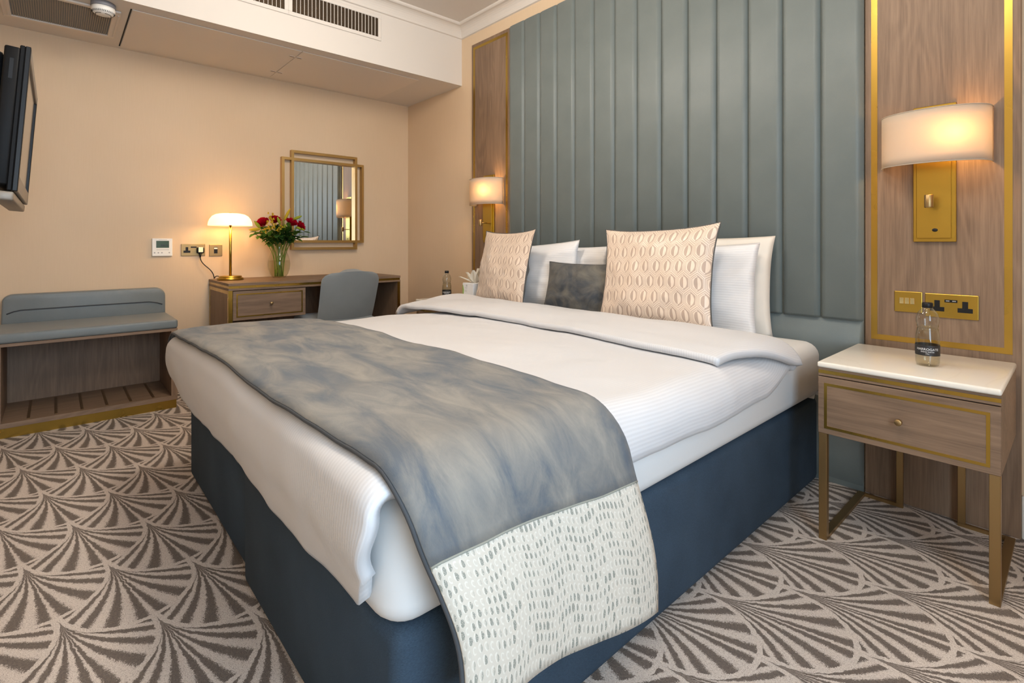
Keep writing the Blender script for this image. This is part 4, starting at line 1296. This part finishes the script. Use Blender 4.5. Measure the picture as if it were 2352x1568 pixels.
# luggage bench
BX, BY0, BY1 = -3.670, -0.238, 0.555
t = thing('luggage_bench', 'oak luggage bench with grey padded seat and back against the desk wall', 'bench', (-3.93, 0.16, 0))
box('plinth', -4.150, BX - 0.012, BY0 + 0.004, BY1 - 0.004, 0.0, 0.052, 'brass_inlay', t)
box('shelf', -4.150, BX, BY0, BY1, 0.052, 0.078, 'oak_y', t, bev=0.001, seg=1)
for y0, y1 in ((BY0, BY0 + 0.032), (BY1 - 0.032, BY1)):
    box('side_panel', -4.150, BX, y0, y1, 0.078, 0.468, 'oak_z', t, bev=0.001, seg=1)
box('back_panel', -4.150, -4.130, BY0 + 0.032, BY1 - 0.032, 0.078, 0.468, 'oak_z', t)
box('top_board', -4.112, BX, BY0, BY1, 0.468, 0.484, 'oak_y', t, bev=0.001, seg=1)
for k in range(6):
    y_ = -0.105 + k * 0.1085
    box('shelf_strip', -4.10, BX + -0.03, y_ - 0.006, y_ + 0.006, 0.078, 0.0805, 'bronze', t)
o = box('seat_cushion', -4.112, BX + 0.004, BY0 - 0.002, BY1 + 0.002, 0.484, 0.538, 'bench_leather', t, bev=0.014, seg=4)
bc = prism('back_cushion', ([(BY1 - 0.002, 0.470)] + [p_ for p_ in rrect(BY0 + 0.004, BY1 - 0.002, 0.530, 0.703, 0.055, 6)[:12]] + [(BY0 + 0.004, 0.470)]), 'x', -4.180, -4.113, 'bench_leather', t, bev=0.010, smooth=True)
tube('stitch_line', [(-4.111, y_, z_) for y_, z_ in ((BY0 + .03, .592), (BY0 + .06, .605), (BY0 + .09, .611), (0.16, .613), (BY1 - .09, .613), (BY1 - .05, .604), (BY1 - .02, .592))], 0.0035, 'piping', bc, 6)

# television on a tilting wall arm
t = thing('television', 'black flat television with a silver bezel, tilted down from a wall arm', 'television', (-2.862, -0.083, 1.43), (radians(-4.0), 0, 0))
TW, TH = 0.425, 0.252
box('rear_shell', -TW, TW, -0.062, -0.022, -TH + 0.018, TH - 0.010, 'dark_grey', t, bev=0.006, seg=2, world=False)
box('rear_hump', -0.30, 0.395, -0.125, -0.060, -TH + 0.03, 0.235, 'black', t, bev=0.03, seg=2, world=False)
box('mid_shell', -TW, TW, -0.024, -0.010, -TH, TH, 'dark_grey', t, bev=0.003, seg=1, world=False)
for nm, b_ in (('bezel_side', (-TW, -TW + 0.035, -TH, TH)), ('bezel_side', (TW - 0.035, TW, -TH, TH)), ('bezel_rail', (-TW + 0.035, TW - 0.035, TH - 0.035, TH)), ('bezel_rail', (-TW + 0.035, TW - 0.035, -TH, -TH + 0.055))):
    box(nm, b_[0], b_[1], -0.010, 0.004, b_[2], b_[3], 'silver' if nm == 'bezel_rail' else 'black', t, bev=0.002, seg=1, world=False)
box('screen', -TW + 0.035, TW - 0.035, -0.010, -0.002, -TH + 0.055, TH - 0.035, 'screen', t, world=False)
box('speaker_bar', -TW, TW, -0.058, -0.004, -TH - 0.034, -TH - 0.003, 'silver', t, bev=0.006, seg=2, world=False)
for k in range(4):
    box('button', TW - 0.0003, TW + 0.0014, -0.0575, -0.0525, -0.165 + k * 0.030, -0.147 + k * 0.030, 'icon', t, world=False)
box('side_inputs', TW - 0.0003, TW + 0.0006, -0.046, -0.036, 0.13, 0.20, 'black', t, world=False)
box('mount_plate', -0.12, 0.12, -0.140, -0.125, -0.12, 0.12, 'black', t, world=False)
tube('wall_arm', [(0, -0.138, 0), (0.0, -0.30, 0.0), (0, -0.515, -0.01)], 0.022, 'black', t, 10, world=False)
box('wall_plate', -0.09, 0.09, -0.5335, -0.505, -0.14, 0.12, 'black', t, world=False)
